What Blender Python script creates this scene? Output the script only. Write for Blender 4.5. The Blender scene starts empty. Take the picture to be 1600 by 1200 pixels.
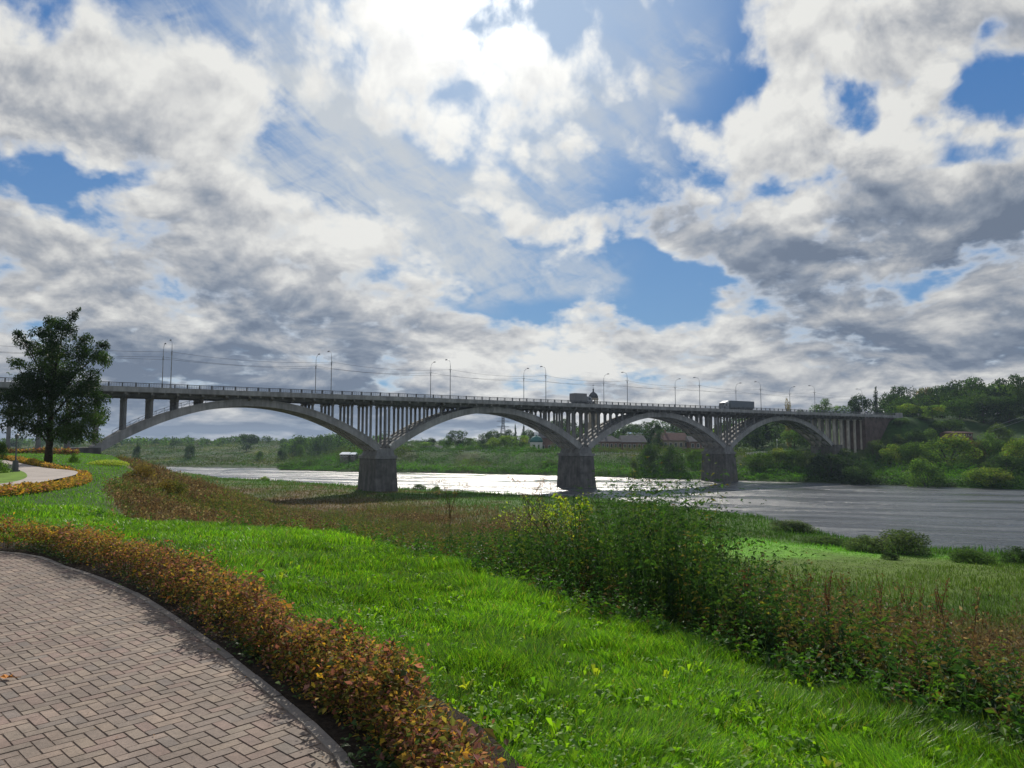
import bpy, bmesh, math, random
import numpy as np
from mathutils import Vector, Matrix, noise as mnoise

# ------------------------------------------------------------------ camera, sky, sun, exposure
SC = bpy.context.scene
COL = SC.collection
F = 1142.0                      # focal length in photograph pixels (1600 wide)
EYE = 12.4                      # eye height above the river; the promenade is 1.6 m below the eye
HZ = 690.0
PITCH = math.atan((HZ - 600) / F)
cam_d = bpy.data.cameras.new('camera')
cam_d.sensor_width = 36.0
cam_d.lens = 36.0 * F / 1600.0
cam_d.clip_start = 0.1
cam_d.clip_end = 6000.0
cam = bpy.data.objects.new('camera', cam_d)
COL.objects.link(cam)
cam.location = (0, 0, EYE)
cam.rotation_euler = (math.radians(90) + PITCH, 0, 0)
SC.camera = cam
SC.view_settings.view_transform = 'Standard'
SC.view_settings.look = 'None'
SC.view_settings.exposure = 0.0
SC.view_settings.gamma = 1.0
SC.cycles.max_bounces = 6
SC.cycles.transparent_max_bounces = 8
SC.cycles.sample_clamp_indirect = 4.0
SUN_AZ, SUN_EL = math.radians(-2.5), math.radians(34.5)
sun_d = bpy.data.lights.new('sun', 'SUN')
sun_d.energy = 4.8
sun_d.angle = math.radians(0.6)
sun_d.color = (1.0, 0.93, 0.82)
sun = bpy.data.objects.new('sun', sun_d)
COL.objects.link(sun)
sdir = Vector((math.sin(SUN_AZ) * math.cos(SUN_EL), math.cos(SUN_AZ) * math.cos(SUN_EL), math.sin(SUN_EL)))
sun.rotation_euler = sdir.to_track_quat('Z', 'Y').to_euler()


def ray(px, py):
    """direction in the world of a photograph pixel (used for laying out the cloud field)"""
    v = Vector(((px - 800) / F, 1.0, (600 - py) / F))
    c, s = math.cos(PITCH), math.sin(PITCH)
    return Vector((v.x, v.y * c - v.z * s, v.y * s + v.z * c)).normalized()


def azel(px, py):
    d = ray(px, py)
    return math.atan2(d.x, d.y), math.asin(d.z)


def ground(px, py, z=0.0):
    """point of the level z seen at a photograph pixel"""
    d = ray(px, py)
    t = (z - EYE) / d.z
    return d.x * t, d.y * t


def at(px, py, Y):
    d = ray(px, py)
    t = Y / d.y
    return d.x * t, Y, EYE + d.z * t


class NT:
    """tiny node-graph writer"""
    def __init__(s, tree):
        s.t = tree; s.n = tree.nodes; s.l = tree.links

    def node(s, kind, **kw):
        n = s.n.new(kind)
        for k, v in kw.items():
            setattr(n, k, v)
        return n

    def put(s, sock, v):
        if isinstance(v, bpy.types.NodeSocket):
            s.l.new(v, sock)
        elif v is not None:
            sock.default_value = v

    def m(s, op, a, b=None, c=None, clamp=False):
        n = s.n.new('ShaderNodeMath'); n.operation = op; n.use_clamp = clamp
        s.put(n.inputs[0], a)
        if b is not None: s.put(n.inputs[1], b)
        if c is not None: s.put(n.inputs[2], c)
        return n.outputs[0]

    def v(s, op, a, b=None, scale=None):
        n = s.n.new('ShaderNodeVectorMath'); n.operation = op
        s.put(n.inputs[0], a)
        if b is not None: s.put(n.inputs[1], b)
        if scale is not None: s.put(n.inputs['Scale'], scale)
        return n.outputs['Value'] if op in ('LENGTH', 'DOT_PRODUCT', 'DISTANCE') else n.outputs[0]

    def xyz(s, x, y, z=0.0):
        n = s.n.new('ShaderNodeCombineXYZ')
        s.put(n.inputs[0], x); s.put(n.inputs[1], y); s.put(n.inputs[2], z)
        return n.outputs[0]

    def sep(s, v):
        n = s.n.new('ShaderNodeSeparateXYZ'); s.put(n.inputs[0], v)
        return n.outputs

    def noise(s, vec, scale, detail=4.0, rough=0.55, dist=0.0, lac=2.0, color=False):
        n = s.n.new('ShaderNodeTexNoise')
        s.put(n.inputs['Vector'], vec)
        n.inputs['Scale'].default_value = scale
        n.inputs['Detail'].default_value = detail
        n.inputs['Roughness'].default_value = rough
        n.inputs['Lacunarity'].default_value = lac
        n.inputs['Distortion'].default_value = dist
        return n.outputs['Color' if color else 'Fac']

    def smooth(s, x, a, b, lo=0.0, hi=1.0, kind='SMOOTHSTEP'):
        n = s.n.new('ShaderNodeMapRange'); n.interpolation_type = kind
        s.put(n.inputs['Value'], x)
        n.inputs['From Min'].default_value = a; n.inputs['From Max'].default_value = b
        n.inputs['To Min'].default_value = lo; n.inputs['To Max'].default_value = hi
        return n.outputs['Result']

    def mix(s, f, a, b, blend='MIX'):
        n = s.n.new('ShaderNodeMix'); n.data_type = 'RGBA'; n.blend_type = blend
        s.put(n.inputs['Factor'], f)
        s.put(n.inputs[6], a if isinstance(a, bpy.types.NodeSocket) else (*a, 1.0))
        s.put(n.inputs[7], b if isinstance(b, bpy.types.NodeSocket) else (*b, 1.0))
        return n.outputs[2]


world = bpy.data.worlds.new('World')
SC.world = world
world.use_nodes = True
world.cycles.sampling_method = 'MANUAL'
world.cycles.sample_map_resolution = 512


def build_sky():
    w = NT(world.node_tree)
    w.n.clear()
    sky = w.node('ShaderNodeTexSky', sky_type='NISHITA')
    sky.sun_disc = False
    sky.sun_elevation = SUN_EL
    sky.sun_rotation = SUN_AZ
    sky.altitude = 150.0
    sky.air_density = 1.0
    sky.dust_density = 0.6
    sky.ozone_density = 2.0
    d = w.node('ShaderNodeTexCoord').outputs['Generated']
    x, y, z = w.sep(d)
    az = w.m('ARCTAN2', x, y)
    el = w.m('ARCSINE', w.m('MAXIMUM', z, -0.05))
    q = w.xyz(az, el)
    # noise coordinates, flattened towards the horizon
    elf = w.m('MULTIPLY', w.m('LOGARITHM', w.m('ADD', w.m('MAXIMUM', el, -0.05), 0.16), math.e), 0.62)
    p = w.xyz(az, elf)
    wob = w.v('SUBTRACT', w.noise(p, 5.0, 5.0, 0.6, color=True), (0.5, 0.5, 0.5))
    qw = w.v('ADD', q, w.v('SCALE', wob, scale=0.12))

    AZ0, AZ1, EL0, EL1, NR, NCOL = -0.74, 0.74, -0.03, 0.66, 24, 32

    def field(blobs):
        """blob list -> values on the az/el grid that the colour ramps below hold"""
        A, E = np.meshgrid(np.linspace(AZ0, AZ1, NCOL), np.linspace(EL0, EL1, NR))
        acc = np.zeros_like(A)
        for (cx, cy, rx, ry, rot, amp) in blobs:
            a0, e0 = azel(cx, cy)
            c_, s_ = math.cos(math.radians(-rot)), math.sin(math.radians(-rot))
            dx, dy = A - a0, E - e0
            u = (dx * c_ + dy * s_) / max(rx / F, .030)
            v = (-dx * s_ + dy * c_) / max(ry / F, .020)
            t = np.clip((1.35 - np.hypot(u, v)) / 0.8, 0, 1)
            acc = np.maximum(acc, t * t * (3 - 2 * t) * amp)
        return acc

    def layered(fields):
        """24 ramps along the azimuth, blended one into the next up the elevation"""
        acc = None
        fa = w.smooth(w.sep(qw)[0], AZ0, AZ1, 0.0, 1.0, 'LINEAR')
        fe = w.smooth(w.sep(qw)[1], EL0, EL1, 0.0, NR - 1.0, 'LINEAR')
        for r in range(NR):
            rp = w.node('ShaderNodeValToRGB')
            w.put(rp.inputs['Fac'], fa)
            els = rp.color_ramp.elements
            for k in range(NCOL):
                e = els[k] if k < 2 else els.new(k / (NCOL - 1))
                e.position = k / (NCOL - 1)
            for k in range(NCOL):
                els[k].color = (*[float(np.clip(f[r, k], 0, 1)) for f in fields], 1)
            acc = rp.outputs[0] if acc is None else w.mix(w.m('SUBTRACT', fe, r - 1.0, clamp=True), acc, rp.outputs[0])
        return w.sep(acc)

    # (x, y, half width, half height, tilt, amount), laid out over the visible part of the sky
    coverF = field([
        (140, 165, 250, 105, -8, 1.0), (20, 60, 130, 120, 20, 0.62), (60, 250, 130, 60, 0, .8), (230, 262, 150, 42, 12, .95),
        (100, 420, 480, 130, 3, 1.0), (330, 380, 130, 105, 20, 1.0), (540, 430, 190, 90, 20, 1.0), (640, 500, 200, 80, 15, .9),
        (300, 610, 620, 130, 0, 1.0), (700, 580, 260, 80, 8, .95), (920, 520, 190, 62, 4, .95), (1150, 590, 620, 105, 0, 1.0),
        (1420, 400, 330, 190, 0, 1.0), (1180, 400, 240, 110, 12, 1.0), (1150, 255, 130, 85, -25, .95), (1260, 250, 170, 95, 0, .95),
        (960, 345, 190, 42, 6, .9), (800, 318, 110, 18, 8, .72), (1030, 400, 170, 40, 20, .9),
        (1450, 60, 200, 105, 0, .95), (1260, 75, 90, 95, 30, .78), (1540, 260, 150, 120, 0, .9), (1390, 220, 130, 70, 0, .85),
        (640, 40, 250, 110, 0, 1.0), (600, 140, 190, 60, 10, .85), (720, 120, 160, 90, 0, 1.0), (680, 205, 100, 40, 20, .8),
        (850, 120, 90, 60, 0, .8), (960, 60, 60, 75, 10, .72), (935, 120, 60, 40, 40, .7), (850, 225, 58, 30, 0, .75), (1010, 110, 90, 14, -38, .52),
        (800, 265, 140, 22, 8, .48), (430, 25, 60, 20, 0, .4), (770, 500, 130, 30, 10, .6),
    ])
    holesF = field([
        (865, 50, 45, 35, 20, .5), (740, 20, 22, 14, 0, .4), (1345, 150, 45, 30, 20, .72), (1560, 110, 55, 24, 10, .75),
        (1590, 205, 30, 20, 0, .6), (1470, 225, 50, 18, -20, .4), (1200, 275, 60, 14, 10, .35),
        (90, 285, 110, 14, 4, .5), (80, 222, 46, 14, 0, .45), (410, 340, 34, 20, 0, .4), (1000, 445, 125, 40, 2, 1.0), (840, 470, 140, 20, -3, .8), (1070, 200, 60, 90, -20, .6), (870, 300, 60, 14, 0, .5), (1050, 60, 90, 60, 0, .5), (400, 60, 70, 40, 0, .35),
        (940, 590, 70, 10, 0, .4), (560, 80, 45, 30, 0, .3), (620, 140, 50, 20, 0, .3), (920, 590, 90, 9, -4, .5),
    ])
    cmF = field([(480, 270, 330, 130, 28, .95), (640, 340, 190, 90, 20, .9), (340, 60, 160, 90, 0, .4), (470, 180, 210, 90, 20, .7), (780, 430, 130, 50, -10, .6),
                (930, 230, 160, 90, 30, .5), (880, 440, 110, 30, -6, .6), (1020, 60, 100, 60, 0, .35), (1060, 110, 90, 12, -38, .8), (800, 300, 200, 60, 0, .5)])
    darkF = field([
        (120, 150, 200, 45, -4, .20), (60, 170, 120, 40, 0, .12), (290, 330, 90, 30, 0, .5), (250, 400, 330, 60, 4, .42), (100, 440, 160, 50, 0, .30),
        (300, 460, 330, 50, 2, .48), (470, 505, 300, 42, 3, .72), (560, 585, 110, 50, 14, 1.0), (350, 570, 330, 60, 0, .85), (720, 520, 120, 26, 12, .8), (480, 400, 40, 22, 0, .3),
        (250, 650, 360, 50, 0, .95), (600, 430, 50, 16, 15, .3), (470, 650, 300, 60, 0, .9),
        (1040, 335, 120, 34, 10, .80), (1220, 390, 150, 40, 12, .84), (1480, 330, 200, 50, 4, .66), (1480, 410, 200, 70, 0, .66),
        (1350, 450, 220, 44, 5, .70), (1260, 510, 110, 40, 0, .85), (1500, 520, 220, 60, 4, .92), (1400, 565, 170, 28, 0, .9), (1020, 510, 90, 18, 0, .55),
        (960, 515, 50, 14, 0, .5), (1130, 530, 150, 24, 0, .5), (1240, 190, 60, 20, 0, .1), (1590, 340, 90, 60, 0, .9), (1500, 30, 90, 50, 0, .06),
        (1010, 600, 90, 30, 0, .45), (830, 530, 60, 16, 0, .55), (1180, 600, 120, 26, 0, .6), (760, 670, 110, 30, 0, .6),
        (1150, 300, 60, 16, 0, .2), (640, 90, 60, 30, 0, .12),
    ])
    litF = field([
        (900, 545, 240, 36, 0, .55), (1150, 590, 220, 26, 0, .4), (560, 395, 120, 26, 16, .35), (160, 330, 200, 22, 2, .3), (1120, 220, 110, 40, -20, .35),
        (570, 575, 60, 24, 0, .0), (470, 540, 60, 14, 10, .5), (100, 460, 70, 26, 0, .35), (250, 490, 90, 10, 4, .4), (230, 430, 90, 12, 0, .2),
        (1150, 545, 34, 16, 0, .6), (1230, 580, 30, 22, 0, .3), (1320, 500, 26, 14, 0, .5), (1520, 480, 60, 22, 0, .6), (1390, 435, 40, 16, 20, .4),
        (1000, 350, 34, 16, 0, .0), (1270, 340, 40, 20, 0, .4), (1480, 370, 30, 18, 0, .3), (390, 655, 90, 12, 0, .6), (560, 600, 20, 6, 0, .0),
        (700, 575, 120, 20, 0, .5), (950, 570, 60, 20, 0, .4), (1580, 590, 120, 16, 0, .7), (380, 575, 0.1, 0.1, 0, .0), (1400, 590, 120, 10, 0, .4)])
    cover, dark, cm = layered((np.clip(coverF - holesF, 0, 1), np.clip(darkF * 0.8 - litF * 0.8 + 0.3, 0, 1), cmF))
    n1 = w.noise(p, 7.0, 9.0, 0.56, 0.25)
    n2 = w.noise(w.v('ADD', p, (3.1, 1.7, 5.0)), 22.0, 8.0, 0.6, 0.3)
    vz = w.node('ShaderNodeTexVoronoi', feature='F1')
    w.put(vz.inputs['Vector'], w.v('ADD', p, w.v('SCALE', wob, scale=0.10)))
    vz.inputs['Scale'].default_value = 13.0; vz.inputs['Detail'].default_value = 2.0; vz.inputs['Roughness'].default_value = 0.55
    puff = w.m('SUBTRACT', 0.50, vz.outputs['Distance'])
    nn = w.m('ADD', w.m('MULTIPLY', w.m('SUBTRACT', n1, 0.5), 2.7), w.m('ADD', w.m('MULTIPLY', w.m('SUBTRACT', n2, 0.5), 0.9), w.m('MULTIPLY', puff, 0.65)))
    # beyond the blobs (sky outside the frame) a general broken cover
    out = w.smooth(w.m('ABSOLUTE', az), 0.70, 0.95, 0.0, 0.55)
    up = w.smooth(el, 0.62, 0.80, 0.0, 0.50)
    c = w.m('MAXIMUM', w.m('MULTIPLY', cover, 0.87), w.m('MAXIMUM', out, up))
    c = w.m('ADD', c, w.smooth(el, 0.10, 0.0, 0.0, 0.6))
    dens = w.m('ADD', w.m('SUBTRACT', w.m('MULTIPLY', c, 1.15), 0.25), nn)
    alpha = w.smooth(dens, -0.30, 0.36)
    # thin streaked cirrus
    mp = w.node('ShaderNodeMapping', vector_type='TEXTURE')
    w.put(mp.inputs['Vector'], w.v('ADD', q, w.v('SCALE', wob, scale=0.07)))
    mp.inputs['Rotation'].default_value = (0, 0, math.radians(-33))
    mp.inputs['Scale'].default_value = (1 / 4.0, 1 / 15.0, 1)
    cn = w.noise(mp.outputs[0], 1.0, 9.0, 0.64, 0.4)
    mp2 = w.node('ShaderNodeMapping', vector_type='TEXTURE')
    w.put(mp2.inputs['Vector'], w.v('ADD', q, w.v('SCALE', wob, scale=0.03)))
    mp2.inputs['Rotation'].default_value = (0, 0, math.radians(24))
    mp2.inputs['Scale'].default_value = (1 / 12.0, 1 / 60.0, 1)
    cn2 = w.noise(mp2.outputs[0], 1.0, 6.0, 0.6, 0.6)
    cn = w.m('ADD', cn, w.m('MULTIPLY', w.m('SUBTRACT', cn2, .5), .22))
    cir = w.m('MULTIPLY', w.smooth(cn, 0.30, 0.62), w.smooth(cm, 0.0, 0.75))
    # shade: thick parts are grey, edges bright
    n1b = w.noise(w.v('ADD', p, (0.0, 0.022, 0.0)), 7.0, 9.0, 0.56, 0.25)
    n3 = w.noise(w.v('ADD', p, (7.7, 2.2, 1.0)), 10.0, 7.0, 0.55, 0.35)
    emb = w.m('SUBTRACT', n1, n1b)          # lit tops, darker undersides
    thick = w.smooth(dens, 0.05, 1.1)
    sh = w.m('ADD', w.m('MULTIPLY', w.m('SUBTRACT', dark, 0.3), 1.0), w.m('MULTIPLY', thick, 0.12))
    sh = w.m('ADD', sh, w.m('MULTIPLY', w.m('SUBTRACT', n3, 0.5), 0.65))
    sh = w.m('ADD', sh, w.m('MULTIPLY', w.m('SUBTRACT', n2, 0.5), 0.25))
    sh = w.m('SUBTRACT', sh, w.m('MULTIPLY', emb, 3.4))
    sh = w.m('SUBTRACT', sh, w.m('MULTIPLY', puff, 0.35))
    sh = w.m('MULTIPLY', sh, w.smooth(dens, -0.05, 0.35), clamp=True)
    # brightening around the sun
    sd = w.v('DOT_PRODUCT', d, tuple(sdir))
    glow = w.smooth(sd, 0.80, 1.0, 0.0, 1.0, 'LINEAR')
    core = w.m('ADD', w.smooth(sd, 0.965, 1.0), w.m('MULTIPLY', w.smooth(sd, 0.990, 1.0), 2.0))
    sh = w.m('MULTIPLY', sh, w.m('SUBTRACT', 1.0, w.m('MULTIPLY', w.smooth(sd, 0.86, 0.985), 0.55)))
    ramp = w.node('ShaderNodeValToRGB')
    w.put(ramp.inputs['Fac'], sh)
    cr = ramp.color_ramp
    cr.elements[0].position = 0.0; cr.elements[0].color = (0.74, 0.74, 0.715, 1)
    cr.elements[1].position = 1.0; cr.elements[1].color = (0.155, 0.195, 0.265, 1)
    for pos, colr in ((0.25, (0.58, 0.585, 0.585)), (0.5, (0.39, 0.41, 0.445)), (0.75, (0.245, 0.285, 0.35))):
        e = cr.elements.new(pos); e.color = (*colr, 1)
    boost = w.m('ADD', 1.0, w.m('ADD', w.m('MULTIPLY', glow, 0.16), w.m('MULTIPLY', core, 0.32)))
    cloud = w.v('SCALE', ramp.outputs['Color'], scale=w.m('MULTIPLY', boost, 10.0))
    blue = w.mix(1.0, sky.outputs['Color'], (0.32, 0.52, 0.66), 'MULTIPLY')
    clear = w.mix(w.smooth(el, 0.02, 0.50), (1.9, 3.4, 5.7), (0.70, 2.0, 4.9))
    blue = w.mix(0.75, blue, clear)
    blue = w.mix(w.m('MULTIPLY', w.smooth(sd, 0.93, 1.0), 0.5), blue, (7.0, 8.0, 9.0))
    col = w.mix(w.m('MULTIPLY', cir, 0.95), blue, (5.7, 6.1, 6.5))
    col = w.mix(alpha, col, cloud)
    bg = w.node('ShaderNodeBackground')
    w.put(bg.inputs['Color'], col)
    bg.inputs['Strength'].default_value = 0.10
    o = w.node('ShaderNodeOutputWorld')
    w.l.new(bg.outputs[0], o.inputs[0])


build_sky()

# ------------------------------------------------------------------ helpers
def tag(o, label=None, cat=None, group=None, kind=None):
    if label: o['label'] = label
    if cat: o['category'] = cat
    if group: o['group'] = group
    if kind: o['kind'] = kind
    return o


def empty(name, loc=(0, 0, 0), rz=0.0, label=None, cat=None, group=None):
    o = bpy.data.objects.new(name, None)
    o.empty_display_size = 0.3
    COL.objects.link(o)
    o.location = loc
    o.rotation_euler = (0, 0, rz)
    return tag(o, label, cat, group)


def np_mesh(name, V, loops, starts_total, mat, parent=None, col=None, smooth=False):
    """V (n,3); loops flat index array; starts_total = verts per face (int) or array"""
    me = bpy.data.meshes.new(name)
    V = np.asarray(V, dtype=np.float32)
    loops = np.asarray(loops, dtype=np.int32).ravel()
    me.vertices.add(len(V)); me.vertices.foreach_set('co', V.ravel())
    me.loops.add(len(loops)); me.loops.foreach_set('vertex_index', loops)
    if np.isscalar(starts_total):
        nf = len(loops) // starts_total
        st = np.arange(nf, dtype=np.int32) * starts_total
    else:
        tot = np.asarray(starts_total, dtype=np.int32)
        nf = len(tot); st = np.concatenate([[0], np.cumsum(tot)[:-1]]).astype(np.int32)
    me.polygons.add(nf)
    me.polygons.foreach_set('loop_start', st)
    me.update(calc_edges=True)
    me.polygons.foreach_set('use_smooth', np.full(nf, bool(smooth)))
    if col is not None:
        a = me.color_attributes.new('Col', 'FLOAT_COLOR', 'POINT')
        c = np.ones((len(V), 4), dtype=np.float32); c[:, :3] = col
        a.data.foreach_set('color', c.ravel())
    if mat: me.materials.append(mat)
    o = bpy.data.objects.new(name, me)
    COL.objects.link(o)
    if parent: o.parent = parent
    return o


class MB:
    """collects boxes, tubes, prisms and lathes that end up in ONE mesh"""
    def __init__(s):
        s.v = []; s.f = []

    def add(s, vs, fs):
        k = len(s.v)
        s.v += [tuple(p) for p in vs]
        s.f += [tuple(i + k for i in f) for f in fs]
        return s

    def box(s, x0, x1, y0, y1, z0, z1):
        return s.add([(x0, y0, z0), (x1, y0, z0), (x1, y1, z0), (x0, y1, z0), (x0, y0, z1), (x1, y0, z1), (x1, y1, z1), (x0, y1, z1)],
                     [(3, 2, 1, 0), (4, 5, 6, 7), (0, 1, 5, 4), (1, 2, 6, 5), (2, 3, 7, 6), (3, 0, 4, 7)])

    def frustum(s, a, b):
        """a, b = (x0, x1, y0, y1, z)"""
        x0, x1, y0, y1, z = a; X0, X1, Y0, Y1, Z = b
        return s.add([(x0, y0, z), (x1, y0, z), (x1, y1, z), (x0, y1, z), (X0, Y0, Z), (X1, Y0, Z), (X1, Y1, Z), (X0, Y1, Z)],
                     [(3, 2, 1, 0), (4, 5, 6, 7), (0, 1, 5, 4), (1, 2, 6, 5), (2, 3, 7, 6), (3, 0, 4, 7)])

    def tube(s, pts, rad, n=6, cap=True):
        pts = [Vector(p) for p in pts]
        if not hasattr(rad, '__len__'): rad = [rad] * len(pts)
        rings = []; up = Vector((0, 0, 1))
        for i, p in enumerate(pts):
            t = (pts[min(i + 1, len(pts) - 1)] - pts[max(i - 1, 0)]).normalized()
            a = t.cross(up if abs(t.z) < .95 else Vector((1, 0, 0))).normalized()
            b = t.cross(a)
            rings.append([p + (a * math.cos(k * 2 * math.pi / n) + b * math.sin(k * 2 * math.pi / n)) * rad[i] for k in range(n)])
        vs = [q for r in rings for q in r]
        fs = []
        for i in range(len(pts) - 1):
            for k in range(n):
                fs.append((i * n + k, i * n + (k + 1) % n, (i + 1) * n + (k + 1) % n, (i + 1) * n + k))
        if cap:
            fs.append(tuple(range(n))[::-1]); fs.append(tuple((len(pts) - 1) * n + k for k in range(n)))
        return s.add(vs, fs)

    def lathe(s, prof, cx=0, cy=0, n=16):
        vs = []; fs = []
        for r, z in prof:
            for k in range(n):
                a = 2 * math.pi * k / n
                vs.append((cx + r * math.cos(a), cy + r * math.sin(a), z))
        for i in range(len(prof) - 1):
            for k in range(n):
                fs.append((i * n + k, i * n + (k + 1) % n, (i + 1) * n + (k + 1) % n, (i + 1) * n + k))
        fs.append(tuple(range(n))[::-1]); fs.append(tuple((len(prof) - 1) * n + k for k in range(n)))
        return s.add(vs, fs)

    def strip(s, xs, zlo, zhi, y0, y1):
        """solid band along x between two height curves"""
        vs = []; fs = []
        for x, a, b in zip(xs, zlo, zhi):
            vs += [(x, y0, a), (x, y1, a), (x, y1, b), (x, y0, b)]
        for i in range(len(xs) - 1):
            p, q = 4 * i, 4 * i + 4
            for k in range(4):
                fs.append((p + k, q + k, q + (k + 1) % 4, p + (k + 1) % 4))
        fs.append((0, 1, 2, 3)); e = 4 * (len(xs) - 1); fs.append((e + 3, e + 2, e + 1, e))
        return s.add(vs, fs)

    def gable(s, x0, x1, y0, y1, z0, z1, over=0.3, along='x'):
        """hipless roof prism with ridge along x or y"""
        x0 -= over; x1 += over; y0 -= over; y1 += over
        if along == 'x':
            ym = (y0 + y1) / 2
            return s.add([(x0, y0, z0), (x1, y0, z0), (x1, y1, z0), (x0, y1, z0), (x0, ym, z1), (x1, ym, z1)],
                         [(0, 3, 2, 1), (0, 1, 5, 4), (2, 3, 4, 5), (0, 4, 3), (1, 2, 5)])
        xm = (x0 + x1) / 2
        return s.add([(x0, y0, z0), (x1, y0, z0), (x1, y1, z0), (x0, y1, z0), (xm, y0, z1), (xm, y1, z1)],
                     [(0, 3, 2, 1), (1, 2, 5, 4), (3, 0, 4, 5), (0, 1, 4), (2, 3, 5)])

    def build(s, name, mat, parent=None, smooth=False, bevel=0.0):
        me = bpy.data.meshes.new(name)
        me.from_pydata(s.v, [], s.f)
        bm = bmesh.new(); bm.from_mesh(me)
        bmesh.ops.recalc_face_normals(bm, faces=bm.faces)
        if bevel:
            bmesh.ops.bevel(bm, geom=list(bm.edges), offset=bevel, segments=1, affect='EDGES')
        bm.to_mesh(me); bm.free()
        if smooth:
            for p in me.polygons: p.use_smooth = True
        me.materials.append(mat)
        o = bpy.data.objects.new(name, me)
        COL.objects.link(o)
        if parent: o.parent = parent
        return o


def copy_tree(o, parent=None):
    c = o.copy(); COL.objects.link(c)
    c.parent = parent
    for ch in [k for k in bpy.data.objects if k.parent == o]:
        copy_tree(ch, c)
    return c


# ---- value noise and polylines in numpy
RNG = np.random.default_rng(7)
_T = RNG.random(65536).astype(np.float32)


def _h(ix, iy, iz=0):
    return _T[(ix * 73856093 ^ iy * 19349663 ^ iz * 83492791) & 65535]


def vnoise(x, y, z=None):
    x = np.asarray(x, float); y = np.asarray(y, float)
    ix = np.floor(x).astype(np.int64); iy = np.floor(y).astype(np.int64)
    fx = x - ix; fy = y - iy; fx = fx * fx * (3 - 2 * fx); fy = fy * fy * (3 - 2 * fy)
    if z is None:
        a = _h(ix, iy) * (1 - fx) + _h(ix + 1, iy) * fx
        b = _h(ix, iy + 1) * (1 - fx) + _h(ix + 1, iy + 1) * fx
        return a * (1 - fy) + b * fy
    iz = np.floor(z).astype(np.int64); fz = z - iz; fz = fz * fz * (3 - 2 * fz)
    r = 0
    for dz, wz in ((0, 1 - fz), (1, fz)):
        a = _h(ix, iy, iz + dz) * (1 - fx) + _h(ix + 1, iy, iz + dz) * fx
        b = _h(ix, iy + 1, iz + dz) * (1 - fx) + _h(ix + 1, iy + 1, iz + dz) * fx
        r = r + (a * (1 - fy) + b * fy) * wz
    return r


def fbm(x, y, o=4):
    r = 0; a = 0.5
    for i in range(o):
        r = r + a * vnoise(x * 2 ** i + 17.3 * i, y * 2 ** i - 9.1 * i); a *= 0.5
    return r / (1 - 0.5 ** o)


def S(x, a, b):
    t = np.clip((x - a) / (b - a), 0, 1)
    return t * t * (3 - 2 * t)


def poly_dist(x, y, P):
    """unsigned distance and side sign (+ = left of the direction of travel) to a polyline"""
    best = np.full(np.shape(x), 1e9); side = np.ones(np.shape(x))
    for (ax, ay), (bx, by) in zip(P[:-1], P[1:]):
        dx, dy = bx - ax, by - ay
        L = dx * dx + dy * dy
        t = np.clip(((x - ax) * dx + (y - ay) * dy) / L, 0, 1)
        d = np.hypot(x - ax - t * dx, y - ay - t * dy)
        cr = dx * (y - ay) - dy * (x - ax)
        m = d < best - 1e-9
        best = np.where(m, d, best); side = np.where(m, np.sign(cr), side)
    return best, side


# ---- materials
def material(name, build):
    m = bpy.data.materials.new(name); m.use_nodes = True
    w = NT(m.node_tree); w.n.clear()
    out = w.node('ShaderNodeOutputMaterial')
    sh = build(w)
    w.l.new(sh, out.inputs['Surface'])
    return m


def principled(w, color, rough=0.7, spec=0.4, metal=0.0, normal=None, **kw):
    n = w.node('ShaderNodeBsdfPrincipled')
    w.put(n.inputs['Base Color'], color if isinstance(color, bpy.types.NodeSocket) else (*color, 1))
    w.put(n.inputs['Roughness'], rough)
    n.inputs['Metallic'].default_value = metal
    w.put(n.inputs['Specular IOR Level'], spec)
    if normal is not None: w.l.new(normal, n.inputs['Normal'])
    for k, v in kw.items(): w.put(n.inputs[k.replace('_', ' ')], v)
    return n.outputs[0]


def bump(w, h, strength=0.3, dist=0.05):
    b = w.node('ShaderNodeBump')
    b.inputs['Strength'].default_value = strength
    b.inputs['Distance'].default_value = dist
    w.l.new(h, b.inputs['Height'])
    return b.outputs[0]


def wpos(w):
    return w.node('ShaderNodeNewGeometry').outputs['Position']


def plain(name, c, rough=0.6, spec=0.4, metal=0.0, var=0.15, scale=1.5):
    def f(w):
        p = wpos(w)
        n = w.noise(p, scale, 5.0, 0.6)
        k = w.smooth(n, 0.3, 0.7, 1 - var, 1 + var)
        return principled(w, w.v('SCALE', w.v('ADD', w.xyz(*c), (0, 0, 0)), scale=k), rough, spec, metal)
    return material(name, f)


def leafmat(name, trans=0.4, rough=0.5, spec=0.35, gain=1.0, tint=(1.0, 1.15, 0.45)):
    def f(w):
        a = w.node('ShaderNodeAttribute', attribute_name='Col').outputs['Color']
        a = w.v('SCALE', a, scale=gain)
        info = w.node('ShaderNodeObjectInfo').outputs['Random']
        a = w.v('SCALE', a, scale=w.smooth(info, 0, 1, 0.85, 1.15, 'LINEAR'))
        pr = principled(w, a, rough, spec)
        tr = w.node('ShaderNodeBsdfTranslucent')
        w.put(tr.inputs['Color'], w.v('MULTIPLY', w.v('SCALE', a, scale=1.7), tint))
        mx = w.node('ShaderNodeMixShader')
        mx.inputs[0].default_value = trans
        w.l.new(pr, mx.inputs[1]); w.l.new(tr.outputs[0], mx.inputs[2])
        return mx.outputs[0]
    return material(name, f)


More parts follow.
